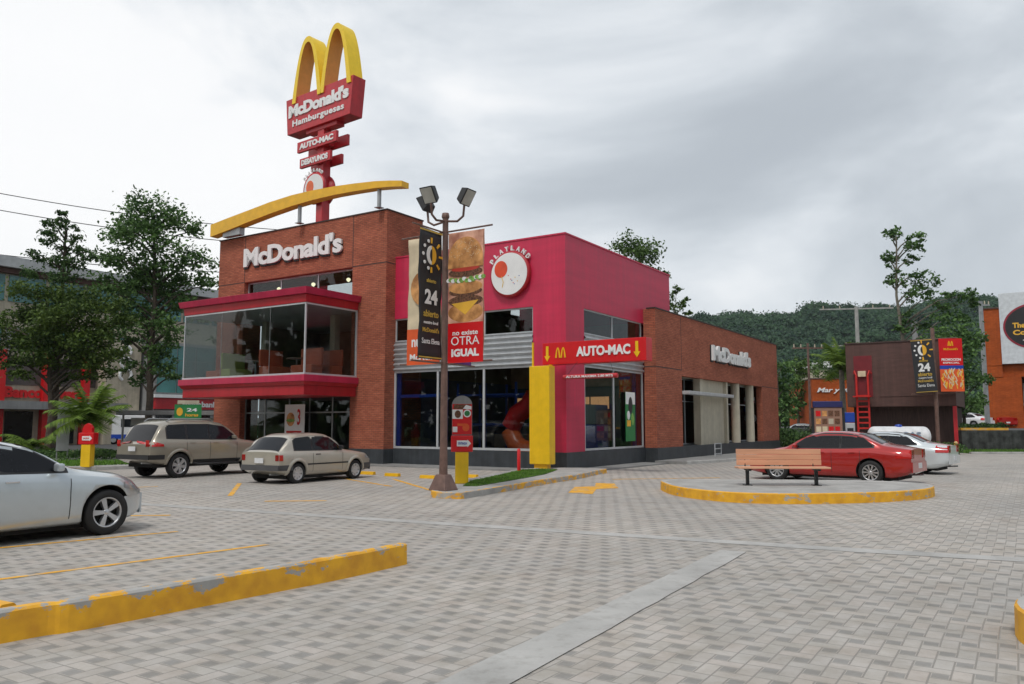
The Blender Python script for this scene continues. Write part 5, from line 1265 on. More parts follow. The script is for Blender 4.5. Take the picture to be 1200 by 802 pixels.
# left island, kerb and hedge
lk = [(-26,31.0),(-20.5,30.6),(-16.0,28.5),(-13.2,30.6),(-12.5,32.6),(-13.5,35.5),(-18,38),(-27,38.0)]
kerb_loop('kerb', 'grey kerb of the planted island on the left', spl(lk,3,True), .15, .14, CONC, True)
m = MB(); m.prism(spl(lk,3,True), 0, .12, CONC); m.build('island_pavement')['kind'] = 'structure'
lg = [(-25,31.6),(-20,31.3),(-16,29.4),(-13.8,31.2),(-13.4,32.4),(-16,32.0),(-20,33.0),(-25,33.4)]
g = grass('grass', [lg], 5000, .16, .12, .03); g['label'] = 'grass verge on the left island'
kerb_loop('kerb', 'low yellow kerb in front of the clipped hedge on the left', [(-27,39.2),(-15,40.6)][::1], .18, .32, KERB, False)

# ------------------------------------------------------------------ right side
# dark stone retaining wall with grass
o = tag(MB().box(26.2,64,46.9,47.28,0,1.28,STONE).build('retaining_wall'), 'dark rough stone retaining wall at the right edge', 'wall')
g = grass('grass', [[(26,44.6),(40,44.6),(40,46.9),(26,46.9)]], 7000, .22, 0, .04); g['label'] = 'grass strip at the foot of the stone wall'
m = MB(); m.add([(25.5,44.5,.01),(60,44.5,.01),(60,46.9,.01),(25.5,46.9,.01)], [(0,1,2,3)], SOIL); m.build('verge')['kind'] = 'structure'
kerb_loop('kerb', 'grey kerb before the grass strip under the stone wall', [(25.2,44.3),(60,44.3)], .15, .12, CONC, False)
tag(MB().box(26.4,29.2,47.29,47.6,1.25,1.42,LINEY).build('yellow_kerb'), 'worn yellow kerb on top of the stone wall', 'kerb')
tag(MB().tube([(0,0,0),(0,0,.62),(0,0,.68)],[.10,.10,.05],kerb_mat('bollard_paint',.5,.6),12).build('bollard',loc=(24.9,45.2,0)), 'short yellow and white bollard at the end of the stone wall', 'bollard')
# brown plant room
br = empty('storage_building', W(28.3,-7.3,0), ANG, 'brown clad storage building with an overhanging upper box', 'building')
def fsx(mb, t0, t1, s0, s1, z0, z1, mm): mb.box(s0,s1,t0,t1,z0,z1,mm)
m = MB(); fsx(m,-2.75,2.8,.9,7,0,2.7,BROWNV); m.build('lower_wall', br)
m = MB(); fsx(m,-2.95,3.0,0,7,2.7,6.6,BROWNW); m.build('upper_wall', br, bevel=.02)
m = MB(); fsx(m,-3.0,3.05,-.05,7.05,6.603,6.68,SEAM); m.build('coping', br)
m = MB(); fsx(m,-2.85,1.1,-.03,-.003,3.3,5.55,BROWNW); m.build('panel', br, bevel=.01)
m = MB(); fsx(m,1.5,2.55,-.02,-.003,3.3,5.85,mat('door_dark_red',(.17,.012,.018),.5)); m.build('door', br)
m = MB(); fsx(m,-2.95,-2.75,-.02,.2,0,2.69,LADR if False else SIGNCRIM); m.build('post', br)
m = MB(); fsx(m,1.85,2.3,-.22,-.03,4.55,4.9,CRM); m.build('lamp_box', br, bevel=.02)
o = empty('wall_ladder', W(28.0,-5.25,0), ANG, 'bright red steel ladder climbing the brown storage building', 'ladder')
for t in (-.33,.33):
    m = MB(); m.box(-.05,.05,t-.05,t+.05,0,4.6,LADR); m.tube([(0,t,4.6),(.0,t*1.3,4.9),(.2,t*1.5,4.75)], .05, LADR, 8); m.build('rail', o)
for k in range(10):
    m = MB(); m.box(-.04,.04,-.28,.28,.35+k*.33,.45+k*.33,LADR); m.build('rung', o)
m = MB(); m.box(-.45,.0,-.5,.5,3.28,3.36,LADR); m.build('landing', o)
# gas tank
o = empty('gas_tank', (18.55,38.6,0), R(-8), 'horizontal white gas tank on saddles behind the parked saloons', 'tank')
Mt = Matrix.Rotation(PI/2,4,'Y'); rr = .47; m = MB()
prof = [(0,-1.42)]+[(rr*math.sin(R(a)),-1.12-.30*math.cos(R(a))) for a in range(15,91,15)]+[(rr*math.sin(R(a)),1.12+.30*math.cos(R(a))) for a in range(90,14,-15)]+[(0,1.42)]
m.lathe(prof, mat('tank_white',(.70,.71,.72),.45,dirt=.15), 32, Matrix.Translation((0,0,1.06)) @ Mt); m.build('shell', o)
m = MB(); [m.box(x-.08,x+.08,-.35,.35,0,.62,GREYW) for x in (-.8,.8)]; m.parts('saddle', o)
m = MB(); text_into(m, 'ETAGAS', frame((0,-.475,1.14),(1,0,0),(0,0,1)), 0,0,1.7,.26,-.06,.012, mat('tank_grey_letter',(.25,.32,.42),.5), .02); m.build('lettering', o)
m = MB(); m.lathe([(.16,1.50),(.16,1.60),(0,1.64)], BLUE, 14); m.build('valve_cover', o)
# banner pole on the right
o = empty('banner_pole', (24.45,46.2,0), ANG, 'brown pole carrying a black and a red banner in front of the storage building', 'pole')
m = MB(); m.tube([(0,0,0),(0,0,7.2)], .11, BROWNM, 10); m.build('pole', o)
m = MB(); m.tube([(-.6,1.2,6.5),(.6,-1.2,6.62)], .03, BROWNM, 6); m.tube([(-.6,1.2,3.35),(.6,-1.2,3.45)], .03, BROWNM, 6); m.parts('banner_arm', o)
def far_banner(label, c, tilt, w, h, base, fn):
    o = empty('banner', c, 0, label, 'banner', 'banners hung on the far pole')
    d = (E1*-1); fr = frame((0,0,0), (.98,-.17,0), (0,0,1)) @ Matrix.Rotation(R(tilt),4,'Z')
    m = MB(); m.extrude([(-w/2,0),(w/2,0),(w/2,h),(-w/2,h)], fr, .0,.02, base); m.build('cloth', o); fn(o, fr, w, h)
far_banner('far black banner with sun and 24, hung slightly askew', (23.82,45.95,3.45), 3.5, 1.15,3.05, DKG, pic_24)
def pic_fries(o, fr, w, h):
    a = MB(); F = lambda p,z,mm: flatshape(a, fr, p, z, mm)
    F([(-w/2,0),(w/2,0),(w/2,h*.42),(-w/2,h*.42)], .03, ORG)
    rn = random.Random(2)
    for q in range(60):
        x, y, t = rn.uniform(-w*.42,w*.42), rn.uniform(.12,h*.36), rn.uniform(-1,1); F([(x,y),(x+.05,y),(x+.05+.15*t,y+.26),(x+.15*t,y+.26)], .032+.0005*q, CHE if q%2 else CRM)
    F([(-w/2,h*.42),(w/2,h*.42),(w/2,h*.49),(-w/2,h*.49)], .03, BLUE)
    arches(a, fr, 0, h*.86, .30,.28,.05,.023,.03, SIGNY); a.build('picture', o); a = MB()
    text_into(a, "McDonald's", fr, 0,h*.80,w*.6,.13,.023,.03, SIGNY, .02); text_into(a, 'PROMOCION', fr, 0,h*.60,w*.82,.15,.023,.03, WHITE, .03); text_into(a, 'ESPECIAL', fr, 0,h*.54,w*.7,.1,.023,.03, WHITE, .02); a.build('lettering', o)
far_banner('far red banner with fries and blue stripe', (25.25,45.85,3.5), 0, 1.25,3.05, SIGNRED, pic_fries)
# menu board
o = empty('menu_board', (14.95,38.0,0), R(-14), 'drive lane menu board with blue header and rows of pictures', 'menu board')
m = MB(); m.box(-.62,.62,-.08,.12,.75,2.42,mat('menu_face',(.30,.17,.12),.5)); m.build('panel', o, bevel=.02)
m = MB(); m.box(-.66,.66,-.12,.16,2.425,2.72,mat('navy_header',(.018,.02,.11),.5)); m.build('header', o, bevel=.03)
for x in (-.68,.68):
    m = MB(); m.box(x-.06,x+.06,-.05,.07,0,2.42,BLACK); m.build('post', o)
m = MB(); rn = random.Random(9)
for r in range(4):
    for c in range(4):
        m.box(-.55+c*.28,-.33+c*.28,-.088,-.081,.9+r*.37,1.16+r*.37, rn.choice([SIGNRED,CRM,BUN,CREAM,PAT,SIGNRED])); 
m.parts('picture', o)
for x, lb in ((.98,'white and blue order terminal right of the drive lane menu board'),):
    o = empty('order_terminal', (16.35,38.9,0), R(-14), lb, 'terminal')
    m = MB(); m.box(-.22,.22,-.1,.1,0,1.7,WHITEM); m.build('cabinet', o, bevel=.04)
    m = MB(); m.box(-.14,.14,-.112,-.101,1.1,1.45,BLACK); m.box(-.14,.14,-.112,-.101,.65,.85,BLACK); m.parts('screen', o)
    m = MB(); m.box(-.22,.22,-.1,.1,1.72,2.2,BLUE); m.build('header', o, bevel=.03)
# low dark hedge between
# traffic signs by the wing's far end
o = empty('traffic_sign', (14.4,48.5,0), R(-12), 'stack of small round and square signs beyond the far end of the wing', 'sign')
m = MB(); m.tube([(0,0,0),(0,0,3.3)], .045, BLUE, 8); m.build('post', o)
for (z,r,mm,x) in ((2.55,.28,BLUE,-.1),(2.0,.24,WHITE,.12)):
    m = MB(); m.lathe([(0,0),(r,0),(r,.03),(0,.03)], mm, 20, Matrix.Translation((x,-.06,z)) @ Matrix.Rotation(PI/2,4,'X')); m.build('disc', o)
m = MB(); m.box(-.35,.28,-.08,-.05,2.9,3.25,WHITE); m.box(-.33,.26,-.085,-.079,2.9,3.05,SIGNRED); m.build('plate', o)
# orange shop mid distance
o = empty('orange_shop', (29.5,84,0), R(-8), 'low orange shop with white script lettering behind the menu board', 'building')
m = MB(); m.box(1.9,11.5,0,12,0,6.3,ORANGE); m.build('wall', o)
m = MB(); text_into(m, 'Mar y Mora', frame((0,-.01,0),(1,0,0),(0,0,1)), 4.6,5.1,4.4,.62,0,.12, WHITE,.02,1.,.3); m.build('lettering', o)
m = MB(); m.box(1.8,11.6,-.06,12,6.303,6.42,BROWNW); m.build('coping', o)
m = MB(); m.box(8.2,10.8,-.04,-.003,.2,2.4,CARGL); m.build('window', o)
# orange building at the right edge with the coffee sign
o = empty('orange_building', (44.9,76,1.25), R(-33), 'orange brick building with tall pier at the right edge', 'building')
m = MB(); m.box(0,1.55,0,3.5,5.9,11.3,ORANGE); m.build('pier', o); m = MB(); m.box(-.1,1.65,-.1,3.6,11.303,11.42,BROWNW); m.build('coping', o)
m = MB(); m.box(1.553,14,.3,6,4.8,8.8,ORANGE); m.build('wall', o)
m = MB(); m.box(0.2,3.0,.1,5,0,4.797,ORANGE); m.box(.0,1.55,.05,3.5,4.8,5.897,ORANGE); m.build('wall', o)
m = MB(); m.box(3.0,14,5.5,6,0,4.79,CARBLK); m.build('recess', o)
m = MB(); m.box(3.05,14,1.2,1.5,2.35,4.2,GREYW); m.box(3.05,14,1.1,1.6,2.1,2.34,WHITE); m.build('slatted_balcony', o)
o = empty('coffee_sign', (46.1,75.0,7.25), R(-33), 'big pale panel with a dark oval reading The Coffee Cup', 'sign')
m = MB(); m.box(0,7,0,.3,0,6.7,mat('panel_pale',(.62,.65,.68),.4)); m.build('panel', o, bevel=.03)
fr = frame((2.85,-.002,3.45),(1,0,0),(0,0,1)); m = MB(); m.extrude(circ(0,0,2.6,2.15,48), fr, 0,.03, mat('oval_rim',(.30,.02,.04),.4)); m.extrude(circ(0,0,2.44,1.98,48), fr, .031,.05, BLACK); m.build('oval', o)
m = MB(); text_into(m, 'The', fr, -1.35,.12,1.0,.5,.051,.09, CHE,.04); text_into(m, 'Coffee Cup', fr, .1,-.62,3.9,.62,.051,.09, CHE,.04); text_into(m, 'espresso bar', fr, 0,-1.3,2.2,.24,.051,.09, WHITE,.01); m.build('lettering', o)
m = MB(); m.tube([fr @ Vector(p) for p in ((.3,.2,.08),(.0,.6,.08),(.45,.95,.08),(.2,1.35,.08))], [.05,.14,.12,.03], SIGNRED, 8); m.build('steam', o)
# utility poles
def util(name, label, x, y, h, arms, rz=0, r=.16, mm=GALV):
    o = empty(name, (x,y,0), R(rz), label, 'utility pole'); m = MB(); m.tube([(0,0,0),(0,0,h)], [r*1.3,r], mm, 10); m.build('pole', o)
    for (z,w) in arms:
        m = MB(); m.box(-w,w,-.06,.06,z-.06,z+.06,mm); m.build('crossarm', o)
        m = MB(); [m.tube([(x_,0,z+.06),(x_,0,z+.34)], [.06,.04], CREAM, 6) for x_ in (-w*.9,-w*.45,w*.45,w*.9)]; m.parts('insulator', o)
    return o
util('utility_pole', 'concrete utility pole with two crossarms against the wooded hill', 32.6,75,12.7,[(12.5,3.3),(9.0,2.3)],-10,.17,CONC)
util('utility_pole', 'slim grey utility pole behind the storage building by the tall tree', 35.5,70,10.6,[],0,.22,GREYW)
util('utility_pole', 'slim bluish utility pole left of the orange pier', 36.7,62,11.2,[(10.9,.7)],0,.15,GALV)
util('utility_pole', 'brown utility pole with lamp arm in front of the orange shop', 24.9,67,8.4,[(8.0,1.3)],0,.09,BROWNM)
# overhead wires upper left
wires = [((-62,62,27.5),(-20,66,17.6)),((-62,62,25.2),(-20,66,15.6)),((-62,62,15.8),(-20,66,12.8))]
for k,(a,b_) in enumerate([((-46,58,20.3),(-14,72,19.0)),((-46,58,19.0),(-14,72,17.6)),((-46,58,15.2),(-14,72,15.4))]):
    a, b_ = Vector(a), Vector(b_); pts = []
    for i in range(25):
        t = i/24; p = a.lerp(b_,t); p.z -= 4*.9*t*(1-t); pts.append(p)
    tag(MB().tube(pts, .035, BLACK, 5).build('overhead_wire'), ['topmost overhead wire left of the yellow beam','second overhead wire just under the topmost one','lowest overhead wire crossing behind the trees'][k], 'wire')

# ------------------------------------------------------------------ trees
import numpy as np
NR = np.random.default_rng(11)
def leaf_cards(c, leaf, mm, droop=0., up=.2, jit=.7, nrm=None):
    n = len(c); nr = NR.normal(0,jit,(n,3)); nr[:,2] = NR.uniform(up,1.2,n)
    if nrm is not None: nr = nrm+NR.normal(0,.33,(n,3))
    nr /= np.linalg.norm(nr,axis=1)[:,None]
    t = NR.normal(0,1,(n,3)); u = np.cross(nr,t); u /= np.linalg.norm(u,axis=1)[:,None]; w = np.cross(nr,u); s = (leaf*NR.uniform(.6,1.35,n))[:,None]
    tip = c+u*s*.6; tip[:,2] -= droop*s[:,0]
    V = np.stack([c-u*s*.5, c+w*s*.30, tip, c-w*s*.30],1).reshape(-1,3)
    m = MB(); m.mi(mm); m.v = V.tolist(); m.f = np.arange(n*4).reshape(-1,4).tolist(); m.m = [0]*n; m.sm = [False]*n
    return m
def blob_tree(name, label, loc, clumps, trunk, leafm, barkm, leaf=.16, per=150, squash=.7, seed=1, cat='tree', group=None, tr=.16, droop=0, limbs=True, cov=2.0, rs=1.5):
    """clumps: (dx, dz, r[, dy]) in metres from the foot; trunk: list of (dx, dy, z)"""
    rnd = random.Random(seed); o = empty(name, loc, 0, label, cat, group)
    m = MB(); tp = [Vector(p) for p in trunk]; n = len(tp)
    m.tube(tp, [tr*(1-.75*i/(n-1)) for i in range(n)], barkm, 9); C3 = []
    for c in clumps:
        dx, dz, r = c[:3]; dy = c[3] if len(c) > 3 else rnd.uniform(-1,1)*1.3*r
        C3.append((Vector((dx,dy,dz)), r))
    if limbs:
        for p, r in C3:
            # branch from a lower point of the trunk
            zt = p.z - .35*abs(p.x)-.6; k = min(range(n-1), key=lambda i: abs((tp[i].z+tp[i+1].z)/2-zt)); a, b = tp[k], tp[k+1]
            t = min(1,max(0,(zt-a.z)/max(.01,b.z-a.z))); s = a.lerp(b,t)
            mid = s.lerp(p,.55)+Vector((0,0,.12*(p-s).length)); L = (p-s).length
            m.tube([s, s.lerp(mid,.5)+Vector((rnd.uniform(-.1,.1),rnd.uniform(-.1,.1),.05)), mid, p], [max(.02,tr*.34),max(.018,tr*.27),tr*.18,.012], barkm, 5)
    m.build('trunk', o)
    C = []; S = []
    for p, r in C3:
        r = r*rs; cnt = int(cov*r*r*9.5/(leaf*leaf)); nsub = max(7, cnt//22)
        for _ in range(nsub):
            q = NR.normal(0,1,3); q = q/np.linalg.norm(q)*NR.random()**.4
            sc = np.array([p.x+q[0]*r, p.y+q[1]*r, p.z+q[2]*r*squash]); sr = r*NR.uniform(.22,.42)
            C.append(sc + NR.normal(0,1,(22,3))*np.array([sr,sr,sr*.6])*.7)
    leaf_cards(np.concatenate(C), leaf, leafm, droop).build('crown', o)
    return o

def px(cl, bx, D, basez=0):
    """clump list given in 1/948-per-metre units around a foot column: (u, v, r) -> metres at distance D"""
    k = D/948.; return [((u-bx)*k, 1.65+(497-v)*k-basez, r*k) for u,v,r in cl]
TA = [(165,236,17),(142,248,16),(190,247,15),(120,268,14),(213,264,13),(150,270,19),(183,276,18),(112,298,12),(232,303,11),(205,298,16),(135,300,18),(168,305,18),(222,325,12),(240,330,7),(105,322,10),(122,342,13),(150,336,16),(185,340,15),(208,350,12),(135,368,13),(165,372,14),(190,378,11),(150,400,12),(178,405,12),(128,392,10),(200,400,8),(165,430,12),(190,432,9),(145,428,9),(128,415,10),(110,385,9),(172,320,20),(195,318,14),(150,318,16),(140,355,14),(175,355,16),(160,388,15),(200,385,12),(140,382,12),(185,418,11),(150,445,9),(200,440,8),(225,372,8),(128,300,12),(168,258,16)]
TBc = [(55,243,5),(52,254,7),(38,256,6),(62,262,8),(46,270,9),(70,276,8),(33,276,8),(56,286,10),(80,288,8),(28,296,9),(45,302,11),(70,304,11),(88,298,7),(25,318,9),(58,322,12)]
TCc = [(20,338,15),(48,342,16),(80,348,15),(108,354,13),(8,365,13),(38,372,16),(70,372,16),(102,378,13),(5,398,15),(30,404,16),(62,404,16),(92,402,15),(118,408,11),(12,424,10),(44,428,10),(76,428,10),(105,428,9),(-15,380,16),(-20,410,14),(28,360,13),(60,358,14),(90,360,13),(20,388,14),(52,388,14),(84,390,14),(112,395,12),(45,418,12),(78,418,12),(110,418,11),(20,440,9),(55,442,9),(88,440,9),(118,436,9),(125,372,11)]
blob_tree('broadleaf_tree', 'tallest broadleaf tree left of the restaurant with forked dark trunk', (-21.6,47.6,0), px(TA,170,47.6), [(0,0,0),(.1,0,3),(-.05,.1,5.5),(.15,0,8.5),(.0,0,11.5),(-.2,0,14)], LEAFM, BARK, .22, 200, .66, 3, tr=.24, rs=1.5, cov=1.9)
blob_tree('conifer', 'pointed feathery tree rising above the fern leaved tree at far left', (-24.2,42.5,0), px(TBc,55,42.5), [(0,0,0),(0,0,4),(.05,0,8),(0,0,12.6)], LEAFD, BARK, .17, 230, .42, 4, tr=.17, droop=.3)
blob_tree('fern_leaved_tree', 'wide flat layered tree shading the bank at far left', (-23.6,41.0,0), px(TCc,52,41), [(0,0,0),(.1,0,2.2),(-.2,.1,4.2),(.1,0,6.2)], LEAFF, BARK, .17, 260, .42, 5, tr=.22, rs=1.7, cov=2.2)
TR = [(1055,272,7),(1068,268,8),(1082,274,8),(1092,282,6),(1075,284,8),(1050,300,6),(1062,300,8),(1078,300,7),(1052,325,7),(1066,320,10),(1085,318,10),(1100,330,10),(1090,340,10),(1112,345,9),(1075,345,9),(1125,350,8),(1140,345,8),(1150,352,6),(1108,362,9),(1128,368,9),(1070,370,8),(1090,378,8),(1062,385,6),(1145,370,6)]
blob_tree('tall_tree', 'tall open crowned tree behind the brown storage building', (28.4,58,0), px(TR,1063,58), [(0,0,0),(-.1,0,4),(.1,0,8),(-.2,0,11),(0,0,15)], LEAFM, BARKG, .24, 120, .85, 8, tr=.2, cov=1.5, rs=1.4)
TR2 = [(1125,385,14),(1140,400,13),(1120,410,14),(1138,425,14),(1122,440,12),(1145,445,10),(1108,395,12),(1150,395,8),(1165,445,6),(1150,470,8),(1135,480,9)]
blob_tree('broadleaf_tree', 'green tree between the red far banner and the orange pier', (30.4,54,0), px(TR2,1132,54), [(0,0,0),(0,0,2.5),(.1,0,5),(0,0,7)], LEAFM, BARK, .24, 170, .8, 9, tr=.14)
TM = [(735,285,10),(750,280,13),(765,290,12),(745,300,13),(765,308,10),(757,320,12),(775,325,6),(785,318,4)]
blob_tree('broadleaf_tree', 'treetop showing above the crimson roof edge', (9.8,60,0), px(TM,755,60), [(0,0,0),(0,0,6),(.2,0,11),(0,0,14)], LEAFL, BARKG, .24, 170, .8, 10, tr=.2)
TM2 = [(798,338,4),(793,350,7),(800,360,7),(808,352,4),(790,368,8),(812,366,3)]
blob_tree('broadleaf_tree', 'small treetop just right of the crimson roof corner', (12.7,62,0), px(TM2,795,62), [(0,0,0),(0,0,5),(0,0,9.6)], LEAFL, BARKG, .22, 200, .9, 11, tr=.12)
blob_tree('broadleaf_tree', 'sliver of tree at the left flank of the brick tower', (-18.5,52,0), px([(243,340,9),(248,355,8),(240,372,10),(250,385,8),(238,400,9)],245,52), [(0,0,0),(0,0,4),(0,0,8)], LEAFM, BARK, .22, 180, .9, 12, tr=.12)
# green mass beyond the wing : separate trees
for i,(bx,D,cl,lb) in enumerate([
    (915,70,[(912,440,12),(922,430,10),(915,460,13),(928,455,11),(918,478,11),(932,475,9),(910,485,9)],'bushy green tree directly beyond the end of the wing'),
    (938,88,[(935,432,8),(945,428,8),(938,445,9),(950,437,8),(930,455,9),(942,462,9),(940,480,9)],'yellowish green tree between the wing and the orange shop'),
    (975,100,[(962,430,8),(975,424,8),(988,427,8),(1000,433,8),(968,440,8),(985,438,8),(975,450,8),(995,448,8)],'tree crown behind the orange shop roof')]):
    k = D/948.; blob_tree('broadleaf_tree', lb, ((bx-600)*k, D, 0), px(cl,bx,D), [(0,0,0),(0,0,3),(0,0,5.5)], LEAFL if i else LEAFM, BARK, .34, 120, .9, 20+i, tr=.2, group='trees beyond the wing')
# palms
def palm(name, label, loc, h, r, n, seed, leafw=.05, up=.9, tr=.13, fan=False):
    rnd = random.Random(seed); o = empty(name, loc, 0, label, 'palm'); m = MB()
    m.tube([(0,0,0),(.03,0,h*.5),(0,0,h)], [tr*1.3,tr,tr*.8], BARKG, 10); m.build('trunk', o)
    for q in range(n):
        a = 2*PI*q/n+rnd.uniform(-.2,.2); el = rnd.uniform(.15,1.)*up; m = MB(); pts = []; p = Vector((0,0,h)); v = Vector((math.cos(a)*math.cos(el), math.sin(a)*math.cos(el), math.sin(el))); st = r/10
        for s in range(11): pts.append(p.copy()); p = p+v*st; v.z -= .13; v.normalize()
        m.tube(pts, [.025*(1-s/12) for s in range(11)], PALML, 4)
        for s in range(1,11):
            d = (pts[s]-pts[s-1]).normalized(); sd = d.cross(Vector((0,0,1))).normalized(); ll = r*.34*math.sin(PI*(s+.8)/12.5)
            for sub in (0,.33,.66):
                b0 = pts[s-1].lerp(pts[s],sub)
                for sg in (-1,1):
                    tip = b0+sd*sg*ll+d*ll*.45+Vector((0,0,-ll*rnd.uniform(.25,.6))); m.add([b0-d*leafw*.5,b0+d*leafw*.5,tip], [(0,1,2)], PALML)
        m.build('frond', o)
    return o
palm('palm', 'short feathery palm with drooping fronds on the left island', (-18.2,34.6,.1), 1.6, 1.9, 26, 3, .08, 1.45, .12)
palm('palm', 'low young palm left of the grey notice board', (-21.6,36.2,.1), .55, 1.5, 16, 5)
palm('palm', 'slender palm with upright fronds left of the brown storage building', (24.75,60,0), 5.7, 2.6, 13, 6, .12, 1.5, .22)
# hedge on the left island and shrub masses
def hedge(name, label, x0, x1, y0, y1, h, n, leafm, leaf=.1, z=.1):
    rnd = random.Random(4); m = MB(); vs = []; fs = []
    for _ in range(n):
        x, y = rnd.uniform(x0,x1), rnd.uniform(y0,y1); z_ = z+h*(rnd.random()**.6)*(.75+.5*noise.noise(Vector((x*.9,y,2)))); c = Vector((x,y,z_)); s = leaf*rnd.uniform(.6,1.3)
        nrm = Vector((rnd.gauss(0,.7),rnd.gauss(0,.7),rnd.uniform(.1,1))).normalized(); u = nrm.orthogonal().normalized(); w = nrm.cross(u); i = len(vs)
        vs += [c-u*s*.5, c+w*s*.3, c+u*s*.6, c-w*s*.3]; fs.append((i,i+1,i+2,i+3))
    m.add(vs, fs, leafm); o = m.build(name); tag(o, label, None, None, 'stuff')
hedge('hedge', 'dark low hedge along the left island', -27,-14.5, 37.2,38.6, .42, 8000, LEAFD, .14)
hedge('shrubs', 'mixed low shrubs behind the palm', -27,-17, 34.5,36.8, .45, 3500, LEAFM, .14)
hedge('shrubs', 'dark shrubs beyond the menu board', 12.5,24, 51,54, 1.5, 9000, LEAFD, .22, 0)
hedge('shrubs', 'greenery at the corner of the storage building', 19.5,24.6, 43.5,44.6, .7, 2500, LEAFM, .12, 0)
hedge('shrubs', 'greenery under the tree by the orange pier', 26.6,31.0, 50,52, .5, 2200, LEAFD, .16, 1.25)
hedge('shrubs', 'planting along the far side of the street', -60,-16, 76,79, 2.2, 9000, LEAFD, .35, 0)
hedge('shrubs', 'scrub at the foot of the hill', 20,85, 118,128, 7, 14000, LEAFM, .9, 0)

# ------------------------------------------------------------------ wooded hill
def hill_h(x, y):
    """terrain height : a ridge from the centre rightwards"""
    X = x-190; Y = y-560
    r = 74*math.exp(-((y-560)/150.)**2)
    side = 1/(1+math.exp(-(x-92)/16.)) 
    und = 1+.06*math.sin(x*.024+.2)+.035*math.sin(x*.061+1.)+.02*math.sin(x*.13)
    return max(0, r*side*und)
m = MB(); rows = []
for i in range(60):
    y = 200+i*12; rows.append([(x, y, hill_h(x,y)-.5) for x in range(0, 900, 12)])
m.grid(rows, mat('forest_floor', (.020,.045,.018), .95, var=.3, scale=.05), True); tag(m.build('hill'), kind='structure')
rnd = random.Random(12)
FORM = leaf_mat('forest_leaves', (.012,.040,.028), (.060,.125,.056), .035)
C = []; NN = []; k = 0
while k < 6500:
    x, y = rnd.uniform(70,500), rnd.uniform(300,580)
    if x/y > .74 or x/y < .2: continue
    z = hill_h(x,y)+4*noise.noise(Vector((x*.05,y*.05,4)))
    if z < 3: continue
    k += 1; r = rnd.uniform(2.2,5.2)*(1.3 if rnd.random() < .12 else 1); lift = rnd.uniform(0,7)
    q = NR.normal(0,1,(52,3)); q /= np.linalg.norm(q,axis=1)[:,None]; q[:,2] = np.abs(q[:,2])*.9; q[:,1] = -np.abs(q[:,1])*.8
    NN.append(q.copy()); q *= (1+.22*NR.normal(0,1,(52,1))); C.append(q*r*np.array([1,1,.8])+np.array([x,y,z+lift]))
tag(leaf_cards(np.concatenate(C), 1.9, FORM, nrm=np.concatenate(NN)).build('forest'), 'dark wooded hillside canopy beyond the car park', None, None, 'stuff')
# emergent ridge trees against the sky
for k,(u,hh) in enumerate([(912,10),(955,9),(1003,11),(1030,9),(880,8)]):
    D = 545.; x = (u-600)/948.*D; z0 = hill_h(x,D); o = empty('ridge_tree', (x,D,z0), 0, ['tall emergent tree on the ridge above the wing end','emergent tree on the ridge above the orange shop','emergent tree on the ridge beside the concrete utility pole','emergent tree on the ridge right of the concrete utility pole','leftmost emergent tree on the ridge'][k], 'tree', 'emergent trees on the ridge')
    m = MB(); m.tube([(0,0,0),(0,0,hh+3)], [.6,.3], BARKG, 6); m.build('trunk', o)
    q = NR.normal(0,1,(420,3))*np.array([3.2,2.4,1.5])+np.array([0,0,hh*.75+2.0]); leaf_cards(q, 1.5, FORM).build('crown', o)
# a house on the slope
o = empty('white_house', (50.5,133,8), R(-8), 'small white gabled house among the trees below the hill', 'building')
m = MB(); m.box(-2,2,-2,2,-6,2.5,CREAM); m.build('wall', o); m = MB(); m.extrude([(-3.4,2.5),(2.4,2.9),(2.4,4.0),(-1.2,3.6)], frame((0,-2.2,0),(1,0,0),(0,0,1)), -4,.2, WHITE); m.build('roof', o)
# treeline behind the viewer : it only shows mirrored in the glass
vs = []; fs = []
for _ in range(19000):
    a = rnd.uniform(R(147),2*PI); rr_ = rnd.uniform(48,56); top = (21 if a > PI else 13)+5*noise.noise(Vector((a*7,0,3)))+3*noise.noise(Vector((a*23,5,3))); c = Vector((math.cos(a)*rr_, math.sin(a)*rr_, top*rnd.random()**.7)); s = rnd.uniform(.7,1.5); nrm = Vector((rnd.gauss(0,1),rnd.gauss(0,1),rnd.uniform(0,1))).normalized(); u = nrm.orthogonal().normalized(); w = nrm.cross(u); i = len(vs)
    vs += [c-u*s*.6,c+w*s*.5,c+u*s*.6,c-w*s*.5]; fs.append((i,i+1,i+2,i+3))
m = MB(); m.add(vs, fs, LEAFD); tag(m.build('treeline'), 'trees on the far side of the car park behind the viewer', None, None, 'stuff')

# thin damp air over the whole place
hz = bpy.data.materials.new('haze'); hz.use_nodes = True; hn = hz.node_tree
for n in list(hn.nodes):
    if n.type != 'OUTPUT_MATERIAL': hn.nodes.remove(n)
pv = _n(hn, 'ShaderNodeVolumePrincipled'); pv.inputs['Color'].default_value = (.80,.88,.95,1); pv.inputs['Density'].default_value = .00010
hn.links.new(pv.outputs[0], [n for n in hn.nodes if n.type == 'OUTPUT_MATERIAL'][0].inputs['Volume'])
m = MB(); m.box(-1510,1510,-410,1510,-1.2,130,hz); tag(m.build('haze'), 'thin pale haze', None, None, 'stuff')
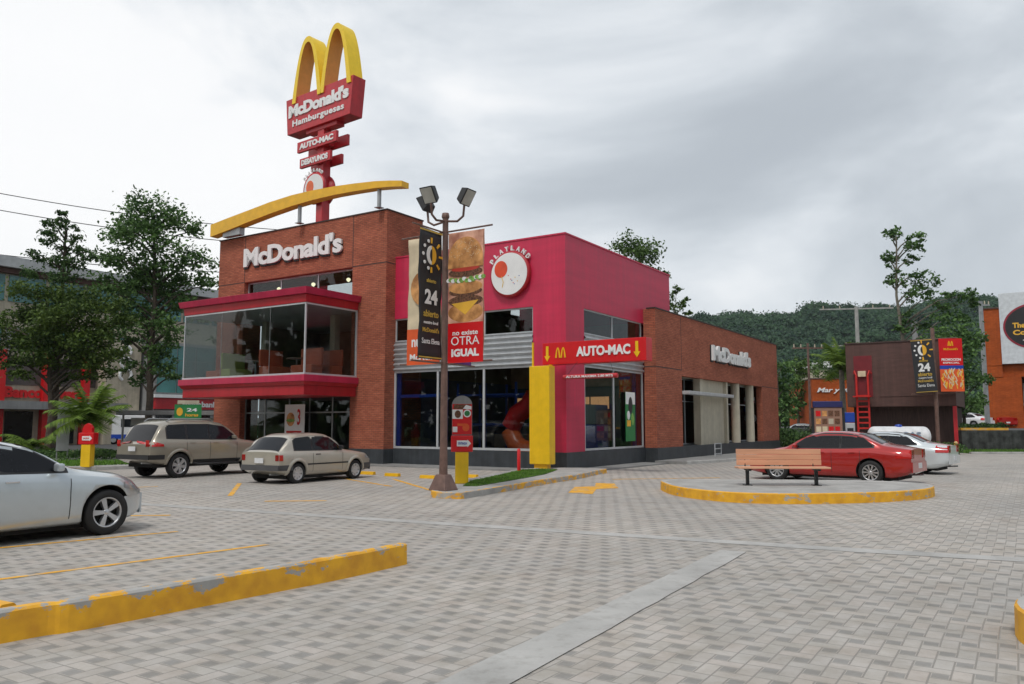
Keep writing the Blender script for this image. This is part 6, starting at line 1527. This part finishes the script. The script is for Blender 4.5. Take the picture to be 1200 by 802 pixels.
# ------------------------------------------------------------------ sky, sun, camera
w = bpy.data.worlds.new('World'); scene.world = w; w.use_nodes = True; nt = w.node_tree; L = nt.links.new
for n in list(nt.nodes): nt.nodes.remove(n)
out = _n(nt,'ShaderNodeOutputWorld'); sky = _n(nt,'ShaderNodeTexSky'); sky.sky_type = 'NISHITA'; sky.sun_disc = False
SE, SRot = R(58), R(200)
sky.sun_elevation = SE; sky.sun_rotation = SRot; sky.air_density = 1.2; sky.dust_density = 3
b1 = _n(nt,'ShaderNodeBackground'); b1.inputs['Strength'].default_value = .10; L(sky.outputs[0], b1.inputs[0])
tc = _n(nt,'ShaderNodeTexCoord'); sp = _n(nt,'ShaderNodeSeparateXYZ'); L(tc.outputs['Generated'], sp.inputs[0])
# lumpy cloud deck, flattened towards the horizon
mpn = _n(nt,'ShaderNodeMapping'); mpn.inputs['Scale'].default_value = (1,1,2.3); mpn.inputs['Location'].default_value = (3.1,1.7,.4)
L(tc.outputs['Generated'], mpn.inputs[0])
n1 = _n(nt,'ShaderNodeTexNoise'); n1.inputs['Scale'].default_value = 1.7; n1.inputs['Detail'].default_value = 8; n1.inputs['Roughness'].default_value = .52; n1.inputs['Distortion'].default_value = .35
L(mpn.outputs[0], n1.inputs['Vector'])
# broad bias : darker bank ahead right and above, brightest low on the left
gx = _n(nt,'ShaderNodeMath',operation='MULTIPLY_ADD'); gx.inputs[1].default_value = -.22; L(sp.outputs[0], gx.inputs[0]); L(n1.outputs['Fac'], gx.inputs[2])
gz = _n(nt,'ShaderNodeMath',operation='MULTIPLY_ADD'); gz.inputs[1].default_value = -.10; L(sp.outputs[2], gz.inputs[0]); L(gx.outputs[0], gz.inputs[2])
rp = _n(nt,'ShaderNodeValToRGB'); cr = rp.color_ramp; cr.interpolation = 'B_SPLINE'
cr.elements[0].position = .29; cr.elements[0].color = (.46,.50,.545,1); cr.elements[1].position = .575; cr.elements[1].color = (1.0,1.0,1.0,1)
e = cr.elements.new(.40); e.color = (.58,.625,.67,1); e = cr.elements.new(.495); e.color = (.78,.82,.86,1)
L(gz.outputs[0], rp.inputs[0])
b2_ = _n(nt,'ShaderNodeBackground'); b2_.inputs['Strength'].default_value = 1.; L(rp.outputs[0], b2_.inputs[0])
mx = _n(nt,'ShaderNodeMixShader'); mx.inputs[0].default_value = .93; L(b1.outputs[0],mx.inputs[1]); L(b2_.outputs[0],mx.inputs[2]); L(mx.outputs[0],out.inputs[0])
sl = bpy.data.lights.new('sun','SUN'); sl.energy = 1.5; sl.angle = R(11); sl.color = (1,.96,.90)
so = bpy.data.objects.new('sun', sl); COL.objects.link(so)
# sun behind the viewer's left shoulder, high
az = R(200); d = Vector((math.sin(az)*math.cos(SE), math.cos(az)*math.cos(SE), math.sin(SE)))
so.rotation_euler = (-d).to_track_quat('-Z','Y').to_euler()
cam = bpy.data.cameras.new('camera'); co = bpy.data.objects.new('camera', cam); COL.objects.link(co); scene.camera = co
cam.sensor_width = 36; cam.lens = 937/1200*36; cam.clip_end = 4000; cam.clip_start = .1
co.location = (0,0,1.65); co.rotation_euler = (PI/2+math.atan(96/937.), 0, 0)
vs_ = scene.view_settings; vs_.view_transform = 'Standard'; vs_.look = 'None'; vs_.exposure = .10; vs_.gamma = 1
scene.cycles.max_bounces = 6; scene.cycles.transparent_max_bounces = 12
try: scene.cycles.use_denoising = True
except Exception: pass
